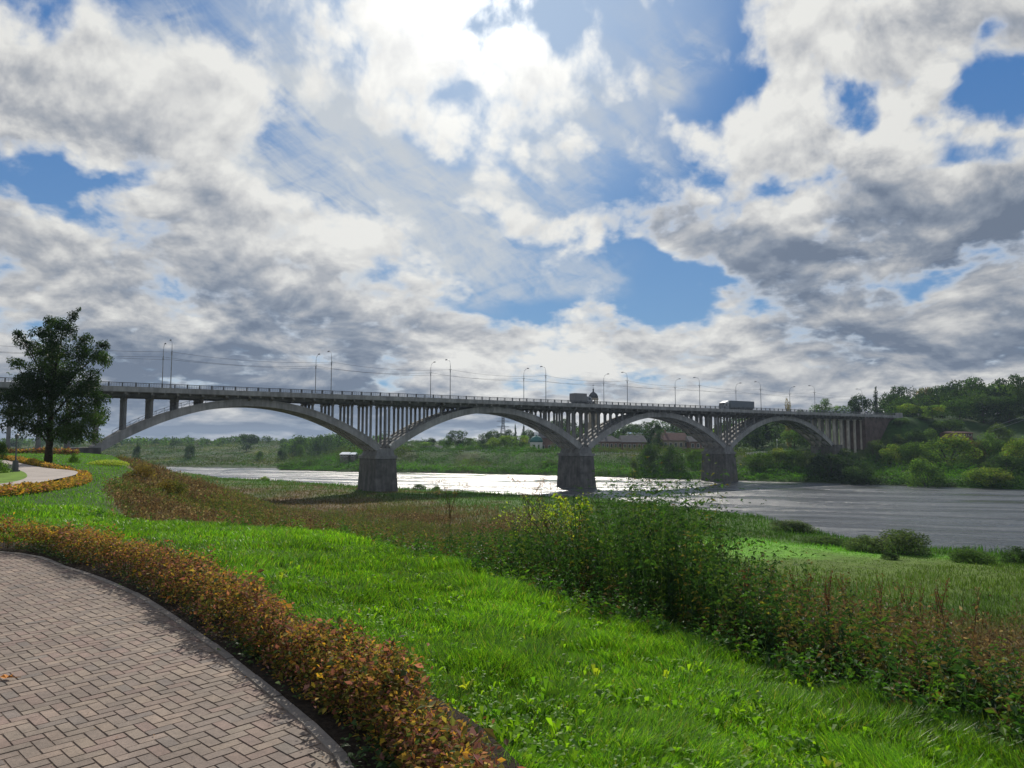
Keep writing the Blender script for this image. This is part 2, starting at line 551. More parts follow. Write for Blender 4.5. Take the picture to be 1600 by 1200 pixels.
def concrete(name, c, stain=0.35, scale=0.5):
    def f(w):
        p = wpos(w)
        n1 = w.noise(p, scale, 6.0, 0.6)
        st = w.noise(w.v('MULTIPLY', p, (1.0, 1.0, 0.12)), 1.3, 5.0, 0.6)     # vertical streaks
        k = w.m('MULTIPLY', w.smooth(n1, 0.3, 0.75, 1 - stain, 1.12), w.smooth(st, 0.35, 0.65, 1 - stain * 0.7, 1.05))
        col = w.v('SCALE', w.xyz(*c), scale=k)
        return principled(w, col, 0.85, 0.3, normal=bump(w, w.noise(p, 6.0, 5.0), 0.25, 0.05))
    return material(name, f)


def brick(name, c1, c2, mortar, sx=0.26, sz=0.08):
    def f(w):
        tc = w.node('ShaderNodeTexCoord').outputs['Object']
        x, y, z = w.sep(tc)
        b = w.node('ShaderNodeTexBrick')
        w.put(b.inputs['Vector'], w.xyz(w.m('ADD', x, y), z, 0))
        b.inputs['Color1'].default_value = (*c1, 1); b.inputs['Color2'].default_value = (*c2, 1)
        b.inputs['Mortar'].default_value = (*mortar, 1)
        b.inputs['Scale'].default_value = 1.0
        b.inputs['Brick Width'].default_value = sx; b.inputs['Row Height'].default_value = sz
        b.inputs['Mortar Size'].default_value = 0.008
        n = w.noise(tc, 0.5, 5.0)
        return principled(w, w.v('SCALE', b.outputs['Color'], scale=w.smooth(n, .3, .7, .7, 1.15)), 0.9, 0.2)
    return material(name, f)


M = {}
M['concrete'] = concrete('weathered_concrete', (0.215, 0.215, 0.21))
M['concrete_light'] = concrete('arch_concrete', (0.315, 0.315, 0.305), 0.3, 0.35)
M['concrete_lit'] = concrete('sunlit_end_concrete', (0.46, 0.43, 0.37), 0.3, 0.5)  # paler copy of the concrete: sunlight on the end columns put into its colour
M['stone'] = concrete('pier_stone', (0.135, 0.13, 0.12), 0.45, 0.6)
M['abutment'] = brick('abutment_brick', (0.095, 0.068, 0.060), (0.12, 0.085, 0.072), (0.14, 0.125, 0.11), 0.5, 0.16)
M['iron'] = plain('painted_iron', (0.07, 0.075, 0.08), 0.5, 0.5)
M['steel'] = plain('galvanised_steel', (0.22, 0.23, 0.24), 0.45, 0.5, 0.6)
M['asphalt'] = plain('asphalt', (0.05, 0.05, 0.052), 0.9, 0.3, 0, .2, 3)
M['white'] = plain('white_paint', (0.75, 0.75, 0.73), 0.5, 0.4, 0, .06)
M['tarp'] = plain('grey_tarpaulin', (0.11, 0.13, 0.15), 0.7, 0.4, 0, .08, .6)
M['tarp2'] = plain('pale_grey_box', (0.17, 0.17, 0.17), 0.7, 0.4, 0, .08, .6)
M['cab'] = plain('cab_paint', (0.22, 0.23, 0.25), 0.35, 0.5, 0, .04)
M['rubber'] = plain('rubber', (0.02, 0.02, 0.02), 0.9, 0.2)
M['glass'] = plain('dark_glass', (0.02, 0.025, 0.03), 0.08, 0.6, 0, .05)
M['bark'] = plain('bark', (0.055, 0.045, 0.035), 0.95, 0.1, 0, .4, 6)
M['stem'] = plain('brown_stem', (0.10, 0.065, 0.04), 0.9, 0.1, 0, .3, 8)
M['roof_grey'] = plain('slate_roof', (0.060, 0.062, 0.068), 0.95, 0.08, 0, .25, .7)
M['roof_metal'] = plain('shiny_tin_roof', (0.75, 0.76, 0.78), 0.16, 0.5, 0.9, .05, .7)
M['roof_green'] = plain('green_tin_roof', (0.035, 0.13, 0.115), 0.7, 0.3, 0.1, .15, .7)
M['roof_red'] = plain('red_tin_roof', (0.085, 0.052, 0.046), 0.95, 0.08, 0, .2, .7)
M['redbrick'] = brick('red_brick', (0.17, 0.085, 0.06), (0.21, 0.11, 0.08), (0.22, 0.19, 0.16))
M['plaster'] = plain('ochre_plaster', (0.30, 0.25, 0.18), 0.9, 0.2, 0, .2, .6)
M['plaster_white'] = plain('white_plaster', (0.62, 0.61, 0.58), 0.9, 0.2, 0, .12, .6)
M['wood_grey'] = plain('grey_timber', (0.17, 0.15, 0.13), 0.9, 0.2, 0, .25, 1.2)
M['leaf'] = leafmat('leaf', 0.38, 0.62, 0.2)
M['leaf_tree'] = leafmat('tree_leaf', 0.30, 0.55, 0.25)
M['leaf_far'] = leafmat('far_leaf', 0.38, 0.85, 0.08)
M['grass'] = leafmat('grass_blade', 0.42, 0.44, 0.32)
M['meadow'] = leafmat('meadow_stalk', 0.36, 0.85, 0.03, 1.0, (1.0, 0.95, 0.6))
M['hedge'] = leafmat('hedge_leaf', 0.34, 0.72, 0.14, 1.2, (1.0, .86, .62))
M['broadleaf'] = leafmat('broad_leaf', 0.45, 0.62, 0.22, 1.0, (1.0, 1.1, .35))

# ------------------------------------------------------------------ terrain
TH = math.radians(55.9)                    # bridge axis, measured from straight ahead towards the right
BD = Vector((math.sin(TH), math.cos(TH), 0))
BN = Vector((-math.cos(TH), math.sin(TH), 0))
BDIST = 150.3
BP0 = BN * BDIST
ROADZ = 22.15

CREST = [(30, -40), (12, -12), (5.7, 0.2), (3.35, 4.6), (2.15, 6.5), (.95, 8.5), (-1.0, 12.2), (-4.0, 16.2), (-7.2, 17.6), (-10.8, 19.0),
         (-18.9, 33), (-28, 53), (-43, 80), (-58, 106), (-72, 126), (-100, 146), (-160, 185), (-320, 230)]
NEAR = [(300, -30), (140, 36), (84, 66), (56, 80), (45, 88), (41, 102), (42, 116), (38, 126), (20, 158), (4, 168), (-6, 176), (-17, 182), (-26, 190),
        (-42, 203), (-66, 224), (-96, 246), (-126, 290), (-170, 322), (-240, 352), (-420, 390), (-900, 420)]
FAR = [(700, -60), (330, 84), (200, 148), (132, 189), (97, 219), (60, 242), (17, 269), (-28, 290), (-62, 300), (-96, 318), (-102, 320), (-104, 336),
       (-113, 344), (-150, 352), (-250, 400), (-440, 470), (-900, 520)]


def local_bridge(x, y):
    rx, ry = x - BP0.x, y - BP0.y
    return rx * BD.x + ry * BD.y, rx * BN.x + ry * BN.y


def H(x, y):
    x = np.asarray(x, float); y = np.asarray(y, float)
    dn, sn = poly_dist(x, y, NEAR)          # travelling right to left, the river is on the right hand (side < 0)
    df, sf = poly_dist(x, y, FAR)
    dc, sc = poly_dist(x, y, CREST)
    inriver_n = sn < 0
    beyond_far = sf < 0
    dcs = -sc * dc                           # positive on the river side of the crest
    lump = (fbm(x * 0.11, y * 0.11, 3) - 0.5)
    # near side
    lawn = 10.8 - 0.42 * S(dcs, -5.0, 0.6)
    flood = 0.35 + 1.1 * S(dn, 0, 26) + lump * 0.7 * S(dn, 0, 12)
    slope = 10.38 - 0.40 * np.clip(dcs, 0, None) + lump * 1.6 * S(dcs, 1.5, 9)
    near = np.where(dcs > 0, np.log(np.exp((slope - flood) * 1.2) + 1) / 1.2 + flood, lawn)
    near = np.where(dcs > 0, np.minimum(near, 10.4 + 0 * near), near)
    near = near * S(dn, -0.5, 2.0) + (-0.4) * (1 - S(dn, -0.5, 2.0))
    # far side: meadow slope on the left, embankment in the middle, wooded hill on the right
    fl = 0.4 + 12.0 * S(df, 0, 330) ** 0.9 + lump * 3.0 * S(df, 20, 100)
    fc = 1.0 * S(df, 0, 3) + 1.6 * S(df, 3, 12) + 5.0 * S(df, 12, 32) + 1.2 * S(df, 40, 120) + 2.5 * S(df, 120, 500)
    fr = 2.0 * S(df, 0, 8) + 3.5 * S(df, 12, 42) + 5.5 * S(df, 42, 72) + 10.5 * S(df, 72, 135) + 8 * S(df, 150, 320)
    a = S(x, -130, -60); b = S(x - 0.22 * (y - 220), 78, 125)
    far = fl * (1 - a) + fc * a
    far = far * (1 - b) + fr * b
    far = far + (fbm(x * .2 + 9, y * .2, 3) - .5) * 0.8 * S(df, 2, 10)
    t, w = local_bridge(x, y)
    ramp = S(t, 266, 280) * (1 - S(np.abs(w - 5.5), 7.0, 22.0))
    far = far * (1 - ramp) + np.maximum(far, 21.9) * ramp
    cut = (1 - S(t, 258, 268)) * S(t, 244, 250) * (1 - S(np.abs(w - 5.5), 9, 16))
    far = far * (1 - cut) + np.minimum(far, 12.2) * cut
    dr = np.minimum(dn, df)
    z = np.where(inriver_n, np.where(beyond_far, far, -0.4 - 1.2 * S(dr, 0, 8)), near)
    # keep the road abutment on the near side embanked as well
    ramp = S(-t, 34, 48) * (1 - S(np.abs(w - 5.5), 7, 20))
    z = np.where(inriver_n, z, z * (1 - ramp) + 21.9 * ramp)
    return z


def h1(x, y):
    return float(H(np.array([x]), np.array([y]))[0])


def build_ground():
    A = np.concatenate([np.linspace(-math.pi, -0.80, 60)[:-1], np.linspace(-0.80, 0.80, 560), np.linspace(0.80, math.pi, 60)[1:]])
    R = np.concatenate([[0.0], np.geomspace(0.8, 3200, 330)])
    RR, AA = np.meshgrid(R, A, indexing='ij')
    X = RR * np.sin(AA); Y = RR * np.cos(AA)
    Z = H(X, Y)
    nR, nA = X.shape
    V = np.stack([X, Y, Z], -1).reshape(-1, 3)
    i, j = np.meshgrid(np.arange(nR - 1), np.arange(nA - 1), indexing='ij')
    a = i * nA + j
    Fq = np.stack([a, a + nA, a + nA + 1, a + 1], -1).reshape(-1, 4)[:, ::-1]
    col = ground_color(X.ravel(), Y.ravel())

    def f(w):
        c = w.node('ShaderNodeAttribute', attribute_name='Col').outputs['Color']
        p = wpos(w)
        n = w.noise(p, 0.9, 7.0, 0.65); n2 = w.noise(p, 7.0, 4.0, 0.6)
        k = w.m('MULTIPLY', w.smooth(n, 0.3, 0.7, 0.65, 1.3), w.smooth(n2, 0.3, 0.7, 0.75, 1.2))
        return principled(w, w.v('SCALE', c, scale=k), 0.95, 0.1, normal=bump(w, n2, 0.6, 0.08))
    o = np_mesh('ground', V, Fq, 4, material('earth_and_turf', f), col=col, smooth=True)
    tag(o, kind='structure')


# colour of the ground cover, by place
def px_ground(pts, z):
    return [ground(a, b, z) for a, b in pts]


def patch(x, y, px, py, z, rx, ry, rot=0.0, soft=0.5):
    """0..1 mask of a patch of vegetation around a place"""
    cx, cy = ground(px, py, z)
    c, s = math.cos(math.radians(rot)), math.sin(math.radians(rot))
    u = ((x - cx) * c + (y - cy) * s) / rx; v = (-(x - cx) * s + (y - cy) * c) / ry
    wob = (fbm(x * 0.25 + 3, y * 0.25, 3) - .5) * 1.2
    return 1 - S(np.hypot(u, v) + wob, 1 - soft, 1 + soft)


GREEN = np.array([0.060, 0.120, 0.022]); LAWN = np.array([0.062, 0.150, 0.018]); BRIGHT = np.array([0.075, 0.175, 0.018])
BROWN = np.array([0.120, 0.085, 0.045]); RUST = np.array([0.125, 0.062, 0.030]); OLIVE = np.array([0.085, 0.100, 0.030])
YELLOW = np.array([0.240, 0.220, 0.045]); DARK = np.array([0.028, 0.055, 0.022]); SOIL = np.array([0.045, 0.035, 0.026])


def lerp(a, b, m):
    return a * (1 - m[:, None]) + b * m[:, None]


def ground_color(x, y):
    dn, sn = poly_dist(x, y, NEAR); df, sf = poly_dist(x, y, FAR); dc, sc = poly_dist(x, y, CREST)
    dcs = -sc * dc
    n = fbm(x * .06, y * .06, 4); n2 = fbm(x * .35 + 5, y * .35, 3)
    near = np.tile(LAWN * .45, (len(x), 1)) * (0.85 + 0.3 * n2[:, None])
    # slope and flood plain
    br = lerp(np.tile(BROWN, (len(x), 1)), RUST, S(n2, .42, .62))
    br = lerp(br, OLIVE, S(n, .45, .62))
    br = lerp(br, np.array([.055, .075, .028]), S(n2, .5, .64) * .6)
    fl = lerp(br, GREEN, S(dcs, 34, 62) * (1 - S(x, 4, 16)) * S(n2, .25, .5))
    fl = lerp(fl, GREEN * 0.85, S(x, 0, 8) * S(y, 36, 50))
    fl = lerp(fl, BRIGHT * 1.9, patch(x, y, 1270, 866, 1.2, 17, 10, -10, .3))
    fl = lerp(fl, YELLOW * .8, patch(x, y, 1290, 893, 1.6, 6, 1.6, -10, .3) * .7)
    fl = lerp(fl, RUST, patch(x, y, 1300, 930, 5.0, 16, 7, -15) * .85)
    fl = lerp(fl, np.array([.100, .155, .028]), patch(x, y, 1520, 900, 1.5, 20, 12, -15))
    fl = lerp(fl, BRIGHT * .8, (1 - S(dn, 3, 12)) * S(n2, .35, .55))
    fl = fl * (1 - .15 * S(x, 6, 14) * S(y, 42, 52))[:, None]
    near = np.where((dcs > 0.5)[:, None], fl, near)
    # far side
    far = lerp(np.tile(GREEN * .8, (len(x), 1)), BRIGHT * .8, S(n2, .4, .62))
    far = lerp(far, OLIVE, S(n, .5, .62) * S(df, 10, 30))
    far = lerp(far, BRIGHT * .95, (1 - S(df, 6, 14)) * S(n2, .3, .5) * .8)
    far = lerp(far, DARK, S(x, 120, 170) * S(df, 40, 70) * .7)
    # meadow slope on the left
    lm = 1 - S(x, -130, -70)
    mea = lerp(np.tile(np.array([.06, .10, .035]), (len(x), 1)), OLIVE * .8, S(n, .45, .55))
    mea = lerp(mea, np.array([.16, .16, .05]), S(fbm(x * .03 + 4, y * .012, 3), .56, .64) * .7)
    far = lerp(far, mea, lm)
    far = lerp(far, RUST * .8, patch(x, y, 1290, 733, 3, 9, 6) * .6)
    far = lerp(far, RUST * .9, patch(x, y, 742, 723, 4, 8, 4) * .6)
    far = far * np.array([.56, .64, .52])
    c = np.where((sn < 0)[:, None], np.where((sf < 0)[:, None], far, SOIL * .7), near)
    return c


build_ground()


def build_water():
    mb = MB()
    mb.add([(-2500, -600, 0), (2500, -600, 0), (2500, 2600, 0), (-2500, 2600, 0)], [(0, 1, 2, 3)])

    def f(w):
        p = wpos(w)
        rot = w.node('ShaderNodeMapping'); w.put(rot.inputs['Vector'], p)
        rot.inputs['Rotation'].default_value = (0, 0, math.radians(40))
        rot.inputs['Scale'].default_value = (0.45, 1.0, 1)
        r = rot.outputs[0]
        a = w.noise(r, 0.45, 5.0, 0.6, 0.6); b = w.noise(r, 3.2, 3.0, 0.6, 0.3)
        big = w.noise(w.v('MULTIPLY', r, (0.40, 1.0, 1.0)), 0.09, 6.0, 0.68, 1.2)
        amp = w.smooth(big, 0.40, 0.58, 0.06, 1.0)
        h = w.m('MULTIPLY', w.m('ADD', a, w.m('MULTIPLY', b, 0.35)), amp)
        nb = bump(w, h, 1.0, 0.60)
        return principled(w, (0.070, 0.076, 0.080), w.smooth(big, 0.36, 0.62, 0.18, 0.36), 0.5, normal=nb, IOR=1.50)
    o = mb.build('river', material('river_water', f))
    tag(o, kind='structure')


build_water()

# ------------------------------------------------------------------ the bridge
T0, SPAN, HALF = 39.6, 58.0, 27.2
RIBY = (2.1, 4.4, 6.7, 9.0)
PITCHT = 4.42
COL0 = 16.6


def build_bridge():
    root = empty('arch_bridge', BP0, math.atan2(BD.y, BD.x),
                 'long pale concrete road bridge with four open-spandrel arches crossing the river', 'bridge')

    def B(name, mb, mat, par=root, **k):
        return mb.build(name, mat, par, **k)
    xa, xb = -60.0, 282.0
    m = MB(); m.box(xa, xb, 1.75, 9.25, 21.45, ROADZ); B('roadway', m, M['asphalt'])
    m = MB(); m.box(xa, xb, 0.25, 1.75, 21.40, ROADZ + .17); m.box(xa, xb, 9.25, 10.75, 21.40, ROADZ + .17); B('footway', m, M['concrete'])
    for y0 in (-0.1, 10.75):
        m = MB(); m.box(xa, xb, y0, y0 + .35, 21.55, ROADZ + .34)
        x = xa + 1
        while x < xb:                       # brackets under the overhang
            m.add([(x, y0 + .05, 21.55), (x + .3, y0 + .05, 21.55), (x + .3, y0 + .30, 21.10), (x, y0 + .30, 21.10), (x, y0 + .35, 21.55), (x + .3, y0 + .35, 21.55)],
                  [(0, 1, 2, 3), (0, 3, 4), (1, 5, 2), (3, 2, 5, 4), (0, 4, 5, 1)])
            x += PITCHT / 2
        B('edge_beam', m, M['concrete_light'])
    # girders over the columns
    for y in RIBY:
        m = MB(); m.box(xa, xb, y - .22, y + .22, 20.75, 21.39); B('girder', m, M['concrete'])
    rows = []
    k = -14
    while COL0 + k * PITCHT < 260.5:
        rows.append(COL0 + k * PITCHT); k += 1
    centres = [T0 + SPAN * i for i in range(4)]

    def arch_top(t):
        for c in centres:
            if abs(t - c) < HALF + 0.9:
                u = (t - c) / HALF
                zi = 19.55 - 9.35 * u * u
                sl = 2 * 9.35 * abs(u) / HALF
                return zi + 1.45 * math.sqrt(1 + sl * sl)
        return None
    for t in rows:
        m = MB()
        m.add([(t - .18, .35, 21.0), (t + .18, .35, 21.0), (t + .18, .35, 21.38), (t - .18, .35, 21.38),
               (t - .18, 2.1, 20.45), (t + .18, 2.1, 20.45), (t + .18, 9.0, 20.45), (t - .18, 9.0, 20.45),
               (t - .18, 10.65, 21.0), (t + .18, 10.65, 21.0), (t + .18, 10.65, 21.38), (t - .18, 10.65, 21.38)],
              [(0, 1, 2, 3), (0, 4, 5, 1), (4, 7, 6, 5), (7, 8, 9, 6), (8, 11, 10, 9), (3, 2, 10, 11), (0, 3, 11, 8, 7, 4), (1, 5, 6, 9, 10, 2)])
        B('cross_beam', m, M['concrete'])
    # columns: 100 as parts of their own, nearest first, the rest as one
    cols = []
    for t in rows:
        zt = arch_top(t)
        if zt is None:
            P = BP0 + BD * t + BN * 5
            g = h1(P.x, P.y)
            zb = min(g, 12) - 1.0
            for c in (68.6, 126.6, 184.6):
                if abs(t - c) < 3: zb = 10.7
        else:
            zb = zt - 0.1
        if 20.45 - zb < 0.35 or t < -40: continue
        for yi, y in enumerate(RIBY):
            cols.append((yi, t, y, zb))
    cols.sort(key=lambda c: (c[0], -(20.5 - c[3])))
    rest = MB(); n = 0
    for yi, t, y, zb in cols:
        wd = 0.21 if zb > 9.9 else 0.30
        m = MB() if n < 99 else rest
        m.box(t - wd, t + wd, y - wd, y + wd, zb, 20.46)
        for s in (-1, 1):                   # flared head
            m.add([(t - wd, y + s * wd, 19.95), (t + wd, y + s * wd, 19.95), (t - wd, y + s * wd, 20.47), (t + wd, y + s * wd, 20.47),
                   (t - wd, y + s * (wd + .5), 20.47), (t + wd, y + s * (wd + .5), 20.47)],
                  [(0, 1, 5, 4), (2, 4, 5, 3), (0, 4, 2), (1, 3, 5)])
        if n < 99: B('column', m, M['concrete_lit'] if t > 232 else M['concrete'])
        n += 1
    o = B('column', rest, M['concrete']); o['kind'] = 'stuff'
    # arches
    N = 48
    for c in centres:
        us = [-1.0 + 2.0 * i / N for i in range(N + 1)]
        for y in RIBY:
            m = MB()
            vs = []
            for u in us:
                zi = 19.55 - 9.35 * u * u
                sl = -2 * 9.35 * u / HALF
                L = math.sqrt(1 + sl * sl)
                x = c + u * HALF
                th = 1.35 + 0.25 * abs(u)
                nx, nz = -sl / L * th, 1 / L * th
                vs.append((x, zi, x + nx, min(zi + nz, 21.1)))
            V = []; Fc = []
            for (x, z, X, Z) in vs:
                V += [(x, y - .42, z), (x, y + .42, z), (X, y + .42, Z), (X, y - .42, Z)]
            for i in range(N):
                p, q = 4 * i, 4 * i + 4
                for kk in range(4): Fc.append((p + kk, q + kk, q + (kk + 1) % 4, p + (kk + 1) % 4))
            Fc.append((0, 1, 2, 3)); e = 4 * N; Fc.append((e + 3, e + 2, e + 1, e))
            m.add(V, Fc)
            # shallow ledge along the upper edge
            V = []; Fc = []
            for (x, z, X, Z) in vs:
                V += [(X, y - .50, Z - .28), (X, y + .50, Z - .28), (X, y + .50, Z + .03), (X, y - .50, Z + .03)]
            for i in range(N):
                p, q = 4 * i, 4 * i + 4
                for kk in range(4): Fc.append((p + kk, q + kk, q + (kk + 1) % 4, p + (kk + 1) % 4))
            Fc.append((0, 1, 2, 3)); Fc.append((e + 3, e + 2, e + 1, e))
            m.add(V, Fc)
            m.box(c - .3, c + .3, y - .55, y + .55, 19.9, 20.74)
            B('arch_rib', m, M['concrete_light'])
        # ties between the ribs
        for t in rows:
            if abs(t - c) < HALF - 1.2:
                m = MB()
                u = (t - c) / HALF; zi = 19.55 - 9.35 * u * u
                m.box(t - .18, t + .18, RIBY[0] + .2, RIBY[3] - .2, zi + .25, zi + 1.2)
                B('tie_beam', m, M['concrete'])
    # piers
    for i, c in enumerate((68.6, 126.6, 184.6)):
        m = MB()
        m.frustum((c - 3.0, c + 2.95, 0.2, 10.9, -3.0), (c - 2.5, c + 2.35, 0.9, 10.2, 8.55))
        B('pier', m, M['stone'], bevel=0.12)
        m = MB()
        m.box(c - 2.7, c + 2.55, .7, 10.4, 8.56, 9.25)
        m.frustum((c - 2.4, c + 2.2, 1.3, 9.8, 9.25), (c - 1.5, c + 1.5, 1.5, 9.6, 10.9))
        for y in RIBY:                       # skewbacks that take the ribs
            m.frustum((c - 2.3, c + 2.3, y - .6, y + .6, 9.25), (c - 1.9, c + 1.9, y - .6, y + .6, 10.45))
        B('pier_cap', m, M['concrete'])
        m = MB()
        for yy in (1.2, 1.7):
            m.box(c - .04, c + .04, yy - .03, yy + .03, 10.9, 19.6)
        for q in range(26): m.box(c - .03, c + .03, 1.2, 1.7, 11.2 + q * .32, 11.24 + q * .32)
        if i == 0:
            m.box(c - 1.3, c + 1.3, 1.15, 1.2, 13.6, 13.66); m.box(c - 1.3, c + 1.3, 1.15, 1.2, 14.6, 14.66)
            m.box(c - 1.3, c - 1.24, 1.15, 1.2, 13.6, 14.66); m.box(c + 1.24, c + 1.3, 1.15, 1.2, 13.6, 14.66)
        B('ladder', m, M['iron'])
        if i == 0:
            for q in range(3):
                m = MB(); m.lathe([(0.02, -.28), (.24, -.2), (.3, 0), (.24, .2), (.02, .28)], c + .9, 1.0, 10)
                for v in range(len(m.v)): m.v[v] = (m.v[v][0], m.v[v][1], m.v[v][2] + 11.6 + q * .85)
                B('signal_ball', m, M['iron'] if q % 2 else M['white'], smooth=True)
    # springing blocks on the two shores
    for c, s in ((T0 - HALF, -1), (T0 + 3 * SPAN + HALF, 1)):
        m = MB(); x0, x1 = sorted((c - s * .4, c + s * 4.5)); m.box(x0, x1, .8, 10.3, 3.0, 11.3); B('springing_block', m, M['stone'])
    # abutments
    m = MB(); m.box(259.6, 281.5, .4, 10.6, 3.0, 21.38); B('abutment', m, M['abutment'])
    m = MB(); m.box(-72, -34, .4, 10.6, 6.0, 21.38); B('abutment', m, M['abutment'])
    m = MB(); m.frustum((279.6, 284, -.7, .39, 18.4), (280.8, 284, -.7, .39, 23.45)); m.box(281.0, 284.2, 10.61, 11.6, 18.4, 23.4); B('end_post', m, M['concrete_light'])
    m = MB()
    m.add([(281.6, -.6, 20.6), (281.6, .38, 20.6), (303, -.6, 10.5), (303, .38, 10.5), (281.6, -.6, 8), (281.6, .38, 8), (303, -.6, 8), (303, .38, 8)],
          [(0, 2, 3, 1), (0, 4, 6, 2), (1, 3, 7, 5), (0, 1, 5, 4), (2, 6, 7, 3)])
    B('wing_wall', m, M['concrete_light'])
    # railings
    for y, nm in ((0.12, 'near'), (10.88, 'far')):
        zt = ROADZ + .34
        m = MB()
        x = xa + .6; i = 0
        while x < xb - 2:
            w2 = .13 if i % 2 else .10
            m.box(x - w2, x + w2, y - .09, y + .09, zt, zt + (.80 if i % 2 else .74))
            x += 2.21; i += 1
        for z in (.20, .42, .64): m.box(xa, xb, y - .03, y + .03, zt + z, zt + z + .055)
        m.box(xa, xb, y - .06, y + .06, zt + .70, zt + .76)
        x = xa
        while x < xb - 2:
            m.box(x - .02, x + .02, y - .015, y + .015, zt, zt + .7); x += .44
        B('railing', m, M['iron'])
    # stair rail along the near rib tops
    for c, lo, hi in ((T0, -25, -6), (T0 + SPAN, -25, -9), (T0 + 2 * SPAN, -24, -12)):
        m = MB(); pts = []
        t = c + lo
        while t < c + hi:
            pts.append((t, 2.35, arch_top(t) + .05)); t += 1.45
        for p in pts: m.box(p[0] - .03, p[0] + .03, 2.32, 2.38, p[2] - .1, p[2] + 1.0)
        for dz in (.5, 1.0): m.tube([(p[0], p[1], p[2] + dz) for p in pts], .035, 4)
        for a, b in zip(pts[:-1], pts[1:]): m.tube([(a[0], a[1], a[2]), (b[0], b[1], b[2] + .95)], .025, 4)
        B('stair_railing', m, M['iron'])
    return root


BR = build_bridge()


def bpt(t, w, z):
    p = BP0 + BD * t + BN * w
    return (p.x, p.y, z)


BANG = math.atan2(BD.y, BD.x)


# street lamps on the bridge: one built, the rest copied
def build_lamps():
    H_ = 9.5
    root = empty('street_lamp', (0, 0, 0), 0, 'x', 'street lamp', 'street lamps along the bridge')
    m = MB(); m.tube([(0, 0, 0), (0, 0, .35)], .16, 8); m.tube([(0, 0, .3), (0, 0, 5.0), (0, 0, 8.0)], [.10, .08, .06], 8)
    m.tube([(0, 0, 6.4), (0, 0, 6.9)], .13, 6)
    m.build('pole', M['steel'], root)
    m = MB(); m.tube([(0, 0, 7.9), (0.06, 0, 8.5), (.3, 0, 9.05), (.8, 0, 9.4), (1.7, 0, 9.62)], [.055, .05, .045, .04, .035], 6)
    m.build('arm', M['steel'], root)
    m = MB()
    m.frustum((1.55, 2.35, -.13, .13, 9.50), (1.60, 2.25, -.09, .09, 9.70))
    m.build('lamp_head', M['iron'], root)
    m = MB(); m.box(-.5, .5, -.03, .03, 7.0, 7.06); m.tube([(-.45, 0, 7.06), (-.45, 0, 7.2)], .04, 5); m.tube([(.45, 0, 7.06), (.45, 0, 7.2)], .04, 5)
    m.build('wire_bracket', M['iron'], root)
    st = [.159, .3685, .5622, .7497, .9388, 1.1355, 1.3286, 1.524, 1.72]
    names = ['first', 'second', 'third', 'fourth', 'fifth', 'sixth', 'seventh', 'eighth', 'ninth']
    z0 = ROADZ + .17
    first = True
    for side, (w, rz, word) in enumerate(((0.55, math.pi / 2, 'near'), (10.45, -math.pi / 2, 'far'))):
        for i, s in enumerate(st):
            if side == 1 and i == 8: continue
            o = root if first else copy_tree(root)
            first = False
            o.location = bpt(s * 150.3, w, z0)
            o.rotation_euler = (0, 0, BANG + rz)
            o['label'] = '%s grey curved-arm street lamp from the left along the %s railing of the bridge' % (names[i], word)
    for w, word, zz in ((0.55, 'near', 7.1), (10.45, 'far', 7.1), (0.55, 'near', 5.6)):
        m = MB()
        pts = []
        xs = [-30] + [s * 150.3 for s in st]
        for a, b in zip(xs[:-1], xs[1:]):
            for q in range(8):
                u = q / 8
                pts.append((a + (b - a) * u, 0, zz - 3.2 * u * (1 - u) * (1.0 if zz > 6 else .55)))
        pts.append((xs[-1], 0, zz))
        m.tube(pts, .022, 4)
        o = m.build('overhead_cable', M['iron'])
        o.location = bpt(0, w, z0); o.rotation_euler = (0, 0, BANG)
        tag(o, {'near7': 'upper thin black cable sagging between the lamp poles of the near railing', 'far7': 'thin black cable sagging between the lamp poles of the far railing',
                'near5': 'lower thin black cable strung between the lamp poles of the near railing'}[word + str(int(zz))], 'cable', 'cables strung along the bridge')


build_lamps()


def wheels(root, xs, y0, y1, r=.5):
    for x in xs:
        for y in (y0, y1):
            m = MB()
            n = 18
            for (rr, ya, yb) in ((r, -.15, .15),):
                vs = []; fs = []
                for k in range(n):
                    a = 2 * math.pi * k / n
                    vs += [(x + rr * math.cos(a), y + ya, r + rr * math.sin(a)), (x + rr * math.cos(a), y + yb, r + rr * math.sin(a))]
                for k in range(n):
                    a, b = 2 * k, 2 * ((k + 1) % n); fs.append((a, a + 1, b + 1, b))
                fs.append(tuple(range(0, 2 * n, 2))); fs.append(tuple(range(1, 2 * n, 2))[::-1])
                m.add(vs, fs)
            wh = m.build('wheel', M['rubber'], root)
            m = MB(); m.lathe([(.27, -.16), (.27, .16)], 0, 0, 10)
            m.v = [(x + a, y + c, r + b) for a, b, c in m.v]
            m.build('rim', M['steel'], wh)


